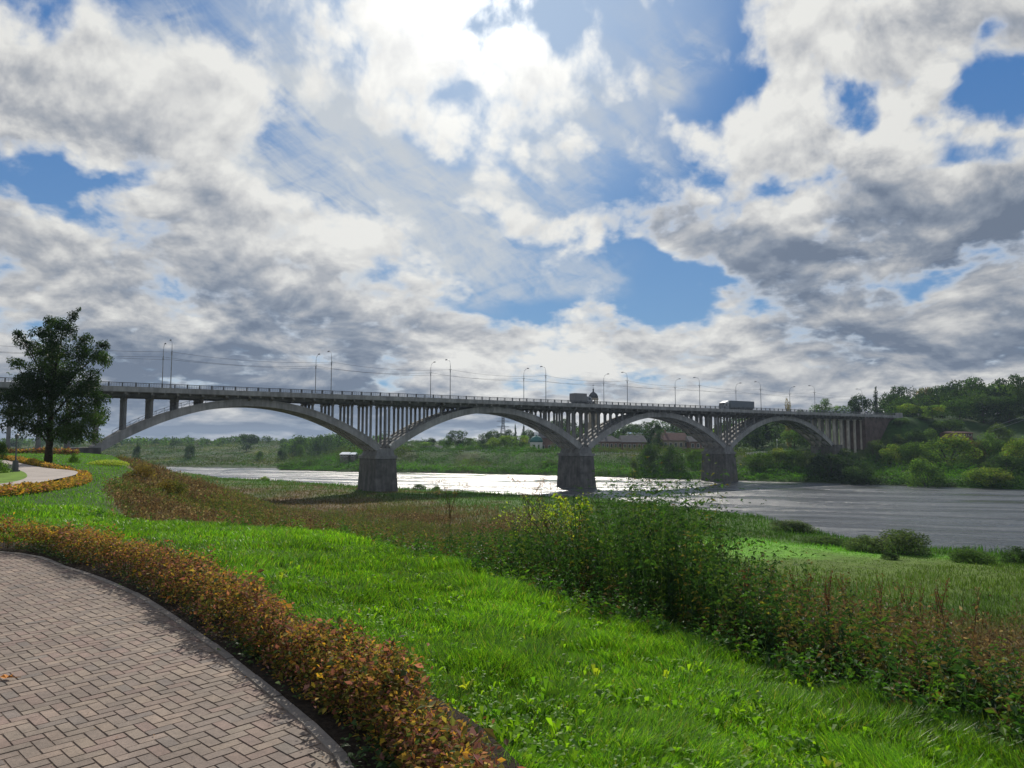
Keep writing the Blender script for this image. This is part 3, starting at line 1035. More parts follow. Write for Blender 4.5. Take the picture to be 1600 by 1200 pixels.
def build_trucks():
    # box lorry driving to the right
    t = empty('box_truck', bpt(123.6, 3.4, ROADZ), BANG, 'small grey box lorry on the bridge just left of the bell tower', 'truck')
    m = MB(); m.box(0, 4.3, -1.15, 1.15, .95, 3.25); m.build('cargo_box', M['tarp2'], t, bevel=.05)
    m = MB(); m.box(0, 6.1, -.45, .45, .55, .94); m.build('chassis', M['iron'], t)
    m = MB(); m.add([(4.45, -1.05, .6), (6.2, -1.05, .6), (6.2, -1.05, 1.5), (5.8, -1.05, 2.45), (4.45, -1.05, 2.5),
                     (4.45, 1.05, .6), (6.2, 1.05, .6), (6.2, 1.05, 1.5), (5.8, 1.05, 2.45), (4.45, 1.05, 2.5)],
                    [(0, 1, 2, 3, 4), (9, 8, 7, 6, 5), (0, 5, 6, 1), (1, 6, 7, 2), (2, 7, 8, 3), (3, 8, 9, 4), (4, 9, 5, 0)])
    cab_ = m.build('cab', M['cab'], t, bevel=.04)
    m = MB(); m.add([(6.20, -.95, 1.58), (6.20, .95, 1.58), (5.86, .95, 2.36), (5.86, -.95, 2.36)], [(0, 1, 2, 3)])
    m.box(4.9, 5.65, -1.065, -1.055, 1.55, 2.2); m.box(4.9, 5.65, 1.055, 1.065, 1.55, 2.2); m.build('window', M['glass'], cab_)
    wheels(t, (1.0, 5.2), -1.0, 1.0, .45)
    # articulated lorry driving to the left
    t = empty('lorry', bpt(186.6, 6.0, ROADZ), BANG, 'long articulated lorry with a blue-grey trailer on the bridge above the third pier', 'truck')
    L = 15.2
    m = MB(); m.box(3.3, L, -1.25, 1.25, 1.05, 3.45); m.build('trailer', M['tarp'], t, bevel=.05)
    m = MB(); m.box(1.2, L - .2, -.5, .5, .65, 1.04); m.build('chassis', M['iron'], t)
    m = MB(); m.add([(.4, -1.2, .45), (2.6, -1.2, .45), (2.6, -1.2, 2.75), (.75, -1.2, 2.75), (.4, -1.2, 1.7),
                     (.4, 1.2, .45), (2.6, 1.2, .45), (2.6, 1.2, 2.75), (.75, 1.2, 2.75), (.4, 1.2, 1.7)],
                    [(0, 1, 2, 3, 4), (9, 8, 7, 6, 5), (0, 5, 6, 1), (1, 6, 7, 2), (2, 7, 8, 3), (3, 8, 9, 4), (4, 9, 5, 0)])
    cab_ = m.build('cab', M['cab'], t, bevel=.04)
    m = MB(); m.add([(.385, -1.1, 1.72), (.385, 1.1, 1.72), (.70, 1.1, 2.6), (.70, -1.1, 2.6)], [(0, 1, 2, 3)])
    m.box(.9, 1.8, -1.215, -1.205, 1.65, 2.4); m.box(.9, 1.8, 1.205, 1.215, 1.65, 2.4); m.build('window', M['glass'], cab_)
    m = MB(); m.add([(1.0, -1.1, 2.76), (2.6, -1.1, 2.76), (2.6, -1.1, 3.4), (1.0, 1.1, 2.76), (2.6, 1.1, 2.76), (2.6, 1.1, 3.4)],
                    [(0, 1, 2), (3, 5, 4), (0, 2, 5, 3), (1, 4, 5, 2), (0, 3, 4, 1)]); m.build('wind_deflector', M['white'], t)
    wheels(t, (1.3, 4.0, 11.2, 12.5, 13.8), -1.05, 1.05, .5)
    # car past the lorry, near the far end
    t = empty('car', bpt(263, 3.4, ROADZ), BANG, 'small white car on the right end of the bridge', 'car')
    m = MB(); m.box(0, 4.3, -.85, .85, .3, .85); m.frustum((.5, 3.3, -.8, .8, .85), (1.0, 2.8, -.65, .65, 1.45)); m.build('body', M['white'], t, bevel=.05)
    m = MB(); m.frustum((.66, 3.14, -.81, .81, .92), (1.02, 2.78, -.69, .69, 1.38)); m.build('window', M['glass'], t)
    wheels(t, (.8, 3.5), -.78, .78, .32)


build_trucks()

# ------------------------------------------------------------------ foliage builders
def rot_frames(n, rng, up_bias=0.0):
    """n random orthonormal frames; returns (a, b, c) with c the leaf normal"""
    c = rng.normal(size=(n, 3)); c[:, 2] += up_bias
    c /= np.linalg.norm(c, axis=1)[:, None] + 1e-9
    r = rng.normal(size=(n, 3))
    a = np.cross(c, r); a /= np.linalg.norm(a, axis=1)[:, None] + 1e-9
    return a, np.cross(c, a), c


def leaf_quads(P, L, W, rng, up=0.6, a=None, droop=0.0):
    """rhombic leaves centred on P"""
    n = len(P)
    A, B, C = rot_frames(n, rng, up)
    if a is not None:
        A = a / (np.linalg.norm(a, axis=1)[:, None] + 1e-9)
        B = np.cross(C, A); B /= np.linalg.norm(B, axis=1)[:, None] + 1e-9
        C = np.cross(A, B)
    L = np.broadcast_to(L, (n,))[:, None]; W = np.broadcast_to(W, (n,))[:, None]
    v0 = P; v2 = P + A * L + np.array([0, 0, -1.0]) * L * droop
    m = P + A * L * 0.45
    v1 = m + B * W * .5 + C * W * .12; v3 = m - B * W * .5 + C * W * .12
    V = np.stack([v0, v1, v2, v3], 1).reshape(-1, 3)
    return V, np.arange(4 * n)


def blades(P, h, wd, lean, az, rng):
    """bent grass blades: quad + tip"""
    n = len(P)
    h = np.broadcast_to(h, (n,)); wd = np.broadcast_to(wd, (n,)); lean = np.broadcast_to(lean, (n,))
    d = np.stack([np.cos(az), np.sin(az), np.zeros(n)], 1)
    f = rng.random(n) * 2 * math.pi
    s = np.stack([np.cos(f), np.sin(f), np.zeros(n)], 1) * wd[:, None] * .5
    up = np.array([0, 0, 1.0])
    m = P + up * (h * .55)[:, None] + d * (lean * h * .35)[:, None]
    t = P + up * (h * (1 - .25 * lean))[:, None] + d * (lean * h)[:, None]
    V = np.stack([P - s, P + s, m + s * .75, m - s * .75, t], 1).reshape(-1, 3)
    k = (np.arange(n) * 5)[:, None]
    loops = np.concatenate([k + np.array([0, 1, 2, 3]), k + np.array([3, 2, 4])], 1).ravel()
    tot = np.tile([4, 3], n)
    return V, loops, tot


class Bag:
    """gathers vertex blocks of several kinds into one mesh"""
    def __init__(s):
        s.V = []; s.L = []; s.T = []; s.C = []; s.n = 0

    def put(s, V, loops, tot, col):
        nf = len(loops)
        if np.isscalar(tot): tot = np.full(nf // tot, tot)
        s.V.append(V); s.L.append(np.asarray(loops) + s.n); s.T.append(tot)
        c = np.asarray(col, float)
        if c.ndim == 1: c = np.tile(c, (len(V), 1))
        if len(c) != len(V): c = np.repeat(c, len(V) // len(c), axis=0)
        s.C.append(c); s.n += len(V)
        return s

    def build(s, name, mat, parent=None):
        return np_mesh(name, np.concatenate(s.V), np.concatenate(s.L), np.concatenate(s.T), mat, parent, np.clip(np.concatenate(s.C), 0, 1))


def jitter(c, n, rng, amt=0.2, hue=0.08):
    c = np.atleast_2d(c)
    k = 1 + (rng.random((n, 1)) - .5) * 2 * amt
    h = 1 + (rng.random((n, 3)) - .5) * 2 * hue
    return np.clip(c * k * h, 0.002, 1)


def pick(cols, wts, n, rng):
    cols = np.array(cols); wts = np.array(wts, float); wts /= wts.sum()
    return cols[rng.choice(len(cols), n, p=wts)]


def lobes_points(lobes, n, rng, shell=0.30, gap=0.0, gs=3.0, flat=0.0):
    """points near the surfaces of a set of ellipsoidal lobes (cx, cy, cz, rx, ry, rz)"""
    Lb = np.array(lobes, float)
    wt = (Lb[:, 3] * Lb[:, 4] * Lb[:, 5]) ** (2 / 3.)
    out = []; idx = []
    tot = 0
    while tot < n:
        m = int(n * 1.5) + 50
        i = rng.choice(len(Lb), m, p=wt / wt.sum())
        d = rng.normal(size=(m, 3)); d /= np.linalg.norm(d, axis=1)[:, None]
        r = 1 - np.abs(rng.normal(size=m)) * shell
        r = np.clip(r, 0.05, 1.1)
        p = Lb[i, :3] + d * Lb[i, 3:] * r[:, None]
        ok = np.ones(m, bool)
        if gap > 0:
            q = p * gs
            ok &= vnoise(q[:, 0] + 50, q[:, 1] + 50, q[:, 2] + 50) > gap
        if flat > 0:
            ok &= ~((d[:, 2] < -.3) & (rng.random(m) < flat))
        out.append(p[ok]); idx.append(i[ok]); tot += ok.sum()
    return np.concatenate(out)[:n], np.concatenate(idx)[:n]


def crown_mesh(name, lobes, n, size, cols, wts, seed, mat=None, parent=None, gap=0.36, gs=4.0, shell=.3, aspect=.6, up=.5, lobevar=.25, droop=0.0, zt=0.0):
    rng = np.random.default_rng(seed)
    P, i = lobes_points(lobes, n, rng, shell, gap, gs, .3)
    c = pick(cols, wts, len(lobes), rng)[i]
    c = c * (1 + (rng.random(len(lobes)) - .5) * 2 * lobevar)[i][:, None]
    c = jitter(c, n, rng, .3, .1)
    # light and dark clumps inside the crown: leaf kinds differ in clumps
    q = P * gs * .8
    k = .75 + .5 * vnoise(q[:, 0] + 9, q[:, 1] + 3, q[:, 2] + 7)
    c = c * k[:, None]
    s = size * (0.6 + .8 * rng.random(n))
    V, L = leaf_quads(P, s, s * aspect, rng, up, droop=droop)
    return np_mesh(name, V, L, 4, mat or M['leaf_far'], parent, np.repeat(c, 4, axis=0))


def limb_mesh(name, segs, mat, parent=None):
    m = MB()
    for pts, rad in segs: m.tube(pts, rad, 6)
    return m.build(name, mat, parent, smooth=True)

# ------------------------------------------------------------------ promenade, kerb, hedge and lawn in front
PZ = EYE - 1.6


def arc(pts, step=0.12):
    """Catmull-Rom through plan points, evenly resampled"""
    P = np.array(pts, float)
    Q = np.vstack([2 * P[0] - P[1], P, 2 * P[-1] - P[-2]])
    out = []
    for i in range(1, len(Q) - 2):
        for t in np.linspace(0, 1, 24, endpoint=False):
            a, b, c, d = Q[i - 1], Q[i], Q[i + 1], Q[i + 2]
            out.append(.5 * ((2 * b) + (-a + c) * t + (2 * a - 5 * b + 4 * c - d) * t * t + (-a + 3 * b - 3 * c + d) * t ** 3))
    out.append(Q[-2]); out = np.array(out)
    s = np.concatenate([[0], np.cumsum(np.hypot(*np.diff(out, axis=0).T))])
    n = int(s[-1] / step)
    u = np.linspace(0, s[-1], n)
    return np.stack([np.interp(u, s, out[:, 0]), np.interp(u, s, out[:, 1])], 1)


def offset(C, d):
    T = np.gradient(C, axis=0); T /= np.linalg.norm(T, axis=1)[:, None]
    return C + np.stack([T[:, 1], -T[:, 0]], 1) * d           # positive = towards the river for a line run right to left


# inner edge of the kerb, run from behind the camera away to the left
KERB = arc([(.5, -2.5), (.1, -.2), (-.08, 1.0), (-.26, 1.95), (-.50, 2.85), (-.78, 3.58)] + [ground(a, b, PZ) for a, b in ((500, 1160), (400, 1072), (300, 992), (200, 927), (100, 888), (0, 864))] +
           [(-10.6, 11.15), (-14.0, 11.9), (-18.5, 12.2), (-24, 12.0)], .1)


def kerb_side(x, y):
    """signed distance beyond the kerb line: + = hedge and lawn side"""
    d, s = poly_dist(x, y, [tuple(p) for p in KERB[::3]])
    return -d * s


def strip_mesh(name, A, B, za, zb, mat, zlow=None, kind=None, parent=None):
    """ribbon between two polylines of equal length, with side skirts"""
    n = len(A)
    cols = [np.column_stack([A, np.full(n, za)]), np.column_stack([B, np.full(n, zb)])]
    if zlow is not None:
        cols = [np.column_stack([A, np.full(n, zlow)])] + cols + [np.column_stack([B, np.full(n, zlow)])]
    V = np.stack(cols, 1).reshape(-1, 3); k = len(cols)
    i = np.arange(n - 1)[:, None] * k
    Fq = np.concatenate([np.concatenate([i + j, i + k + j, i + k + j + 1, i + j + 1], 1) for j in range(k - 1)])
    return np_mesh(name, V, Fq, 4, mat, parent)


def build_path():
    # bed under the pavers
    outer = np.array([(-40, -6.0)] * len(KERB), float)
    V = [(-45, -8, PZ + .004), (3, -8, PZ + .004)]
    K = KERB
    V = [(-45, -8, PZ + .002), (-45, 12.0, PZ + .002)] + [(x, y, PZ + .002) for x, y in K[::-1]] + [(6, -8, PZ + .002)]
    mb = MB(); mb.add(V[::-1], [tuple(range(len(V)))])
    o = mb.build('paving_bed', plain('joint_sand', (0.15, 0.115, 0.09), .95, .1, 0, .3, 20))
    tag(o, kind='structure')
    # herringbone pavers, every stone its own little block
    rng = np.random.default_rng(3)
    ang = math.radians(47); c, s = math.cos(ang), math.sin(ang)
    W, J = 0.077, 0.0042
    cells = []
    for i in range(-260, 140):
        for j in range(-60, 260):
            r = (i - j) % 4
            if r == 0: cells.append((i, j, 2, 1))
            elif r == 2: cells.append((i, j, 1, 2)) if False else None
    # herringbone: on the diagonal lattice, horizontal stone at (i, j), vertical at (i, j+1)
    cells = []
    for k in range(-420, 420):
        for j in range(-360, 360):
            i = j + 4 * k
            cells.append((i, j, 2, 1))
            cells.append((i + 2, j - 1, 1, 2))
    cells = np.array(cells, float)
    cx = (cells[:, 0] + cells[:, 2] / 2) * W; cy = (cells[:, 1] + cells[:, 3] / 2) * W
    X = cx * c - cy * s - 4.0; Y = cx * s + cy * c + 6.0
    keep = (X > -17) & (X < 2.0) & (Y > -1.0) & (Y < 12.8)
    cells, X, Y = cells[keep], X[keep], Y[keep]
    keep = kerb_side(X, Y) < 0.03
    cells, X, Y = cells[keep], X[keep], Y[keep]
    n = len(X)
    hw = cells[:, 2] * W / 2 - J / 2; hh = cells[:, 3] * W / 2 - J / 2
    V = np.zeros((n, 8, 3))
    top = PZ + .0065 + rng.normal(size=n) * .0009
    tx = rng.normal(size=n) * .006; ty = rng.normal(size=n) * .006
    for q, (a, b) in enumerate(((-1, -1), (1, -1), (1, 1), (-1, 1))):
        for lvl in (0, 1):
            ins = 0 if lvl == 0 else .003
            u = a * (hw - ins); v = b * (hh - ins)
            V[:, q + 4 * lvl, 0] = X + u * c - v * s
            V[:, q + 4 * lvl, 1] = Y + u * s + v * c
            V[:, q + 4 * lvl, 2] = (PZ - .01) if lvl == 0 else top + tx * u + ty * v
    # bevelled shoulder: top ring pulled in, side ring just below
    k = (np.arange(n) * 8)[:, None]
    F_ = np.concatenate([k + np.array(f) for f in ((4, 5, 6, 7), (0, 1, 5, 4), (1, 2, 6, 5), (2, 3, 7, 6), (3, 0, 4, 7))], 1).reshape(-1)
    base = pick([(.30, .245, .20), (.26, .21, .175), (.34, .27, .215), (.29, .215, .18), (.235, .20, .175)], (4, 3, 2, 2, 1), n, rng)
    base = base * (0.9 + .25 * fbm(X * .8, Y * .8, 3))[:, None]
    base = jitter(base * np.array([.68, .645, .615]), n, rng, .06, .015)

    def f(w):
        a = w.node('ShaderNodeAttribute', attribute_name='Col').outputs['Color']
        p = wpos(w)
        n1 = w.noise(p, 90.0, 4.0, .7); n2 = w.noise(p, 2.2, 6.0, .65); n3 = w.noise(p, 14.0, 4.0, .6)
        kk = w.m('MULTIPLY', w.smooth(n1, .3, .7, .78, 1.18), w.m('MULTIPLY', w.smooth(n2, .3, .7, .78, 1.12), w.smooth(n3, .35, .7, 1.05, .85)))
        return principled(w, w.v('SCALE', a, scale=kk), .8, .3, normal=bump(w, n1, .35, .004))
    o = np_mesh('promenade_paving', V.reshape(-1, 3), F_, 4, material('paver', f), col=np.repeat(base, 8, axis=0))
    tag(o, kind='structure')
    # kerb stones, half a metre each, nearly flush
    step = 5
    V = []; Fq = []; cc = []
    O = offset(KERB, 0.062)
    for i in range(0, len(KERB) - step, step):
        idx = [i, i + step]
        dz = rng.normal() * .002
        g = .012 / 2
        p0, p1 = KERB[i], KERB[i + step]; q0, q1 = O[i], O[i + step]
        e = (p1 - p0) / np.linalg.norm(p1 - p0) * g
        p0 = p0 + e; q0 = q0 + e; p1 = p1 - e; q1 = q1 - e
        b = len(V)
        for z in (PZ - .1, PZ + .016 + dz):
            V += [(*p0, z), (*p1, z), (*q1, z), (*q0, z)]
        Fq += [b + t for f_ in ((4, 5, 6, 7), (0, 1, 5, 4), (1, 2, 6, 5), (2, 3, 7, 6), (3, 0, 4, 7)) for t in f_]
        cc += [np.array((.215, .185, .155)) * (1 + rng.normal() * .07)] * 8
    o = np_mesh('kerb', V, Fq, 4, M['kerbmat'] if 'kerbmat' in M else material('kerb_concrete', f), col=np.array(cc))
    tag(o, kind='structure')
    # soil bed of the hedge
    A = offset(KERB, .060); B = offset(KERB, .80)
    m_ = A * .5 + B * .5

    def fs(w):
        p = wpos(w)
        n1 = w.noise(p, 30.0, 6.0, .7)
        return principled(w, w.v('SCALE', w.xyz(.032, .024, .017), scale=w.smooth(n1, .3, .7, .5, 1.6)), .95, .1, normal=bump(w, n1, 1.0, .03))
    o = strip_mesh('soil_bed', A, B, PZ + .022, PZ + .03, material('soil', fs), PZ - .05)
    tag(o, kind='structure')


build_path()

HCOL = [(.215, .095, .072), (.27, .135, .075), (.27, .20, .045), (.135, .060, .045), (.11, .12, .030), (.34, .17, .125), (.46, .30, .035)]


def build_hedge(name, line, n_per_m, height, width, leaf, wts, label, seed, lumps=1.0, cat='hedge', dense_fn=None, low_green=True):
    """low flowering-shrub hedge along a plan polyline: stems and small leaves"""
    rng = np.random.default_rng(seed)
    C = np.asarray(line); n = len(C)
    seg = np.concatenate([[0], np.cumsum(np.hypot(*np.diff(C, axis=0).T))])
    tot = seg[-1]
    T = np.gradient(C, axis=0); T /= np.linalg.norm(T, axis=1)[:, None]; Nn = np.stack([-T[:, 1], T[:, 0]], 1)
    N = int(n_per_m * tot)
    if dense_fn is None:
        s = rng.random(N) * tot
    else:
        g = np.linspace(0, tot, 400)
        pw = dense_fn(np.interp(g, seg, C[:, 0]), np.interp(g, seg, C[:, 1])); cdf = np.cumsum(pw); cdf /= cdf[-1]
        s = np.interp(rng.random(N), cdf, g)
    bx = np.interp(s, seg, C[:, 0]); by = np.interp(s, seg, C[:, 1])
    nx = np.interp(s, seg, Nn[:, 0]); ny = np.interp(s, seg, Nn[:, 1])
    near_k = .62 + .38 * S(np.hypot(bx, by), 3.4, 5.5) if name == 'near' else 1.0
    lump = vnoise(s * 1.5 * lumps + seed, s * 0 + 3.3) * .55 + vnoise(s * 4.2 * lumps, s * 0 + 8.1) * .25 + .3
    hh = height * (.34 + .72 * lump); ww = width * (.50 + .60 * lump) * near_k
    th = rng.random(N) * math.pi
    r = 1 - np.abs(rng.normal(size=N)) * .22
    u = np.cos(th) * r; v = np.sin(th) ** .75 * r
    lp = vnoise(s * 5 + 9, u * 2.5 + 5, v * 2.5 + 3)
    r2 = 1 + (lp - .5) * .6
    off = u * ww / 2 * r2
    x = bx + nx * off; y = by + ny * off
    z0 = PZ + .03 if name == 'near' else None
    gz = H(x, y)
    z = gz + .05 + v * hh * r2
    P = np.stack([x, y, z], 1)
    # sprays stick out a little
    ncl = max(N // 8, 1); seed_i = rng.integers(0, N, ncl); mem = rng.integers(0, ncl, N)
    tuft = rng.random(N) < .62
    P[tuft] = P[seed_i[mem[tuft]]] + rng.normal(size=(tuft.sum(), 3)) * np.array([.026, .026, .034]) * (height / .42)
    P += rng.normal(size=P.shape) * leaf * .4
    spr = rng.random(N) < .14
    P[spr] += np.stack([nx[spr] * np.sign(off[spr]) * .03, ny[spr] * np.sign(off[spr]) * .03, .03 + .05 * rng.random(spr.sum())], 1) * (height / .42)
    c = pick(HCOL, wts, N, rng)
    zone = vnoise(s * 1.1 + 40, u * .8 + 7)
    yz = zone > .52
    swap = yz & (rng.random(N) < .72)
    c[swap] = pick([(.30, .23, .045), HCOL[6], (.15, .16, .032), (.34, .17, .04)], (3, .8, 2, 1.5), swap.sum(), rng)
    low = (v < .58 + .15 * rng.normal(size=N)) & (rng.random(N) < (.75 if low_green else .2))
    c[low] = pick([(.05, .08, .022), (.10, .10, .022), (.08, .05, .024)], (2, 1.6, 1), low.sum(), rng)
    c = jitter(c, N, rng, .28, .1)
    L = leaf * (.6 + .8 * rng.random(N)) * (np.hypot(x, y) / 6).clip(1, 9) ** .55
    A = np.stack([nx * np.sign(off) * .6 + rng.normal(size=N) * .8, ny * np.sign(off) * .6 + rng.normal(size=N) * .8, .4 + rng.normal(size=N) * .5], 1)
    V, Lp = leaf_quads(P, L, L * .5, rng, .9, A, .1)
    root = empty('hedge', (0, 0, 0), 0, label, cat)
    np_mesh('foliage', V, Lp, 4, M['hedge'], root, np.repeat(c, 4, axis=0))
    # stems
    ns = int(min(60 * tot, 1600))
    s = rng.random(ns) * tot if dense_fn is None else np.interp(rng.random(ns), cdf, g)
    bx = np.interp(s, seg, C[:, 0]); by = np.interp(s, seg, C[:, 1])
    bx += rng.normal(size=ns) * width * .12; by += rng.normal(size=ns) * width * .12
    Pb = np.stack([bx, by, H(bx, by) + .0], 1)
    b = Bag()
    Vs, Ls, Ts = blades(Pb, height * (.7 + .3 * rng.random(ns)), .009, .35 * rng.random(ns), rng.random(ns) * 6.28, rng)
    b.put(Vs, Ls, Ts, np.array([.09, .05, .03]))
    b.build('stems', M['stem'], root)
    return root


def near_density(x, y):
    return 1.0 / np.clip(np.hypot(x, y), 2.5, 40) ** 1.3


hl = offset(KERB, .34)
hl = hl[(hl[:, 1] > .3)]
build_hedge('near', hl, 4900, .42, .44, .026, (5, 4, 2, 3, 1.0, 1.6, .5), 'low rust and orange leaved hedge curving along the paved promenade in front', 11, dense_fn=near_density)


# lawn between the hedge and the brow of the bank
def sample_view(n, r0, r1, rng, fov=0.80, power=1.0):
    """plan points thinned with distance; covers a little more than the picture shows"""
    u = rng.random(n)
    r = r0 * (r1 / r0) ** (u ** power)
    a = (rng.random(n) * 2 - 1) * fov
    return r * np.sin(a), r * np.cos(a)


def build_lawn():
    rng = np.random.default_rng(5)
    x, y = sample_view(760000, 2.4, 26, rng, .80, 1.05)
    ks = kerb_side(x, y)
    dc, sc = poly_dist(x, y, CREST); dcs = -sc * dc
    ok = (ks > .70 + .12 * rng.random(len(x))) & (dcs < .7 + .8 * rng.random(len(x)))
    x, y, dcs = x[ok], y[ok], dcs[ok]
    dist = np.hypot(x, y)
    n = len(x)
    tuft = fbm(x * 1.3, y * 1.3, 3); tuft2 = fbm(x * .45 + 7, y * .45, 2)
    h = (.05 + .19 * np.clip(tuft - .25, 0, 1)) * (.7 + .6 * rng.random(n)) * (1 + .9 * (tuft2 - .5)) * (.55 + .9 * vnoise(x * 4.5, y * 4.5))
    h += .05 * S(dcs, -1.2, .5)
    wd = .0046 * (dist / 4).clip(1, 10) ** .75 * (.7 + .6 * rng.random(n))
    z = H(x, y)
    P = np.stack([x, y, z], 1)
    az = rng.normal(size=n) * 1.1 + 14 * fbm(x * .9 + 60, y * .9, 2)
    V, L, T = blades(P, h, wd, .22 + .55 * rng.random(n), az, rng)
    c = pick([(.085, .18, .013), (.135, .26, .016), (.050, .130, .014), (.20, .29, .03), (.22, .18, .06), (.028, .070, .014)], (5, 4, 3, 1.0, .45, 1.6), n, rng)
    c = c * (.42 + 1.1 * fbm(x * .6 + 3, y * .6, 3))[:, None]
    c = jitter(c, n, rng, .38, .10)
    b = Bag(); b.put(V, L, T, np.repeat(c, 5, axis=0))
    o = b.build('lawn_grass', M['grass'])
    tag(o, kind='stuff', label='bright green uncut lawn grass on the slope between the hedge and the weeds', cat='grass')
    # broad-leaved weeds: dandelion and plantain rosettes, denser at the bottom and along the brow
    x, y = sample_view(15000, 2.4, 20, rng, .80, 1.2)
    ks = kerb_side(x, y); dc, sc = poly_dist(x, y, CREST); dcs = -sc * dc
    dens = .10 + .9 * S(ks, 4.0, 1.2) * (1 - S(y, 3.2, 6.5)) + .55 * S(dcs, -1.6, -.1) + .25 * (fbm(x * .9 + 30, y * .9, 2) > .60)
    ok = (ks > .78) & (dcs < .9) & (rng.random(len(x)) < dens)
    x, y = x[ok], y[ok]; n = len(x); m = 7
    z = H(x, y)
    X = np.repeat(x, m) + rng.normal(size=n * m) * .012; Y = np.repeat(y, m) + rng.normal(size=n * m) * .012
    ang = rng.random(n * m) * 6.283
    el = .55 + .75 * rng.random(n * m)
    A = np.stack([np.cos(ang) * np.cos(el), np.sin(ang) * np.cos(el), np.sin(el)], 1)
    size = np.repeat(.045 + .085 * rng.random(n) ** 1.5, m) * (.7 + .5 * rng.random(n * m))
    P = np.stack([X, Y, np.repeat(z, m) + .01 + .05 * rng.random(n * m)], 1)
    V, L = broad_leaf(P, A, size * .95, size * .27, rng)
    c = np.repeat(pick([(.11, .22, .018), (.16, .28, .02), (.08, .17, .02), (.26, .30, .03)], (4, 4, 3, .35), n, rng), m, axis=0)
    c = jitter(c, n * m, rng, .2, .06)
    o = np_mesh('broadleaf_weeds', V, L[0], L[1], M['broadleaf'], None, np.repeat(c, 6, axis=0))
    tag(o, kind='stuff', label='pale green dandelion and plantain leaves growing among the lawn grass', cat='weeds')


def broad_leaf(P, A, Lg, W, rng):
    """six-point leaf with a droop and a fold"""
    n = len(P)
    A = A / np.linalg.norm(A, axis=1)[:, None]
    Bv = np.cross(A, np.array([0, 0, 1.0])); Bv /= np.linalg.norm(Bv, axis=1)[:, None] + 1e-9
    tw = rng.normal(size=n)[:, None] * .35
    Cv = np.cross(Bv, A); Bv = Bv * np.cos(tw) + Cv * np.sin(tw)
    Lg = Lg[:, None]; W = W[:, None]
    dz = np.array([0, 0, -1.0])
    p1 = P + A * Lg * .4; p2 = P + A * Lg * .78 + dz * Lg * .08; p3 = P + A * Lg * 1.05 + dz * Lg * .28
    V = np.stack([P, p1 + Bv * W * .32, p2 + Bv * W * .5, p3, p2 - Bv * W * .5, p1 - Bv * W * .32], 1).reshape(-1, 3)
    k = (np.arange(n) * 6)[:, None]
    loops = np.concatenate([k + np.array([0, 1, 5]), k + np.array([1, 2, 4, 5]), k + np.array([2, 3, 4])], 1).ravel()
    return V, (loops, np.tile([3, 4, 3], n))


build_lawn()


def build_groundcover():
    """creeping green leaves on the soil between kerb and hedge"""
    rng = np.random.default_rng(15)
    n = 5200
    i = rng.integers(0, len(KERB), n)
    A0 = offset(KERB, .07)[i]; A1 = offset(KERB, .42)[i]
    u = rng.random(n)[:, None] ** .8
    P2 = A0 + (A1 - A0) * u + rng.normal(size=(n, 2)) * .02
    patchy = fbm(P2[:, 0] * 1.6, P2[:, 1] * 1.6, 2)
    ok = (rng.random(n) < S(patchy, .34, .56)) & (P2[:, 1] > .5)
    P2 = P2[ok]; n = len(P2); m = 5
    X = np.repeat(P2[:, 0], m) + rng.normal(size=n * m) * .03; Y = np.repeat(P2[:, 1], m) + rng.normal(size=n * m) * .03
    ang = rng.random(n * m) * 6.283
    A = np.stack([np.cos(ang), np.sin(ang), .3 + .5 * rng.random(n * m)], 1)
    P = np.stack([X, Y, PZ + .03 + .09 * rng.random(n * m) ** 1.5], 1)
    s = .035 * (.5 + rng.random(n * m))
    V, L = broad_leaf(P, A, s, s * .6, rng)
    c = jitter(pick([(.030, .060, .020), (.045, .085, .022), (.10, .15, .03)], (4, 3, .7), n * m, rng), n * m, rng, .25, .08)
    o = np_mesh('ground_cover', V, L[0], L[1], M['leaf'], None, np.repeat(c, 6, axis=0))
    tag(o, kind='stuff', label='dark green creeping leaves on the soil strip between kerb and hedge', cat='ground cover')


build_groundcover()


def build_litter():
    """small dead leaves and crumbs blown over the paving, thickest along the kerb"""
    rng = np.random.default_rng(19)
    n = 420
    i = rng.integers(20, len(KERB) - 10, n)
    u = -(rng.random(n) ** 2.6) * 3.2 - .01
    T = np.gradient(KERB, axis=0); T /= np.linalg.norm(T, axis=1)[:, None]
    P2 = KERB[i] + np.stack([T[i, 1], -T[i, 0]], 1) * u[:, None]
    ok = P2[:, 1] > 1.0
    P2 = P2[ok]; n = len(P2)
    a = rng.random(n) * 6.283
    A = np.stack([np.cos(a), np.sin(a), .05 * rng.normal(size=n)], 1)
    s = .007 + .016 * rng.random(n) ** 2
    V, L = leaf_quads(np.column_stack([P2, np.full(n, PZ + .013)]), s, s * .6, rng, 6.0, A)
    c = jitter(pick([(.22, .12, .05), (.30, .20, .07), (.10, .07, .04), (.16, .15, .06)], (3, 1.5, 3, 1), n, rng), n, rng, .25, .08)
    o = np_mesh('leaf_litter', V, L, 4, M['hedge'], None, np.repeat(c, 4, axis=0))
    tag(o, kind='stuff', label='scattered small dead leaves and crumbs lying on the paving near the kerb', cat='leaf litter')


build_litter()

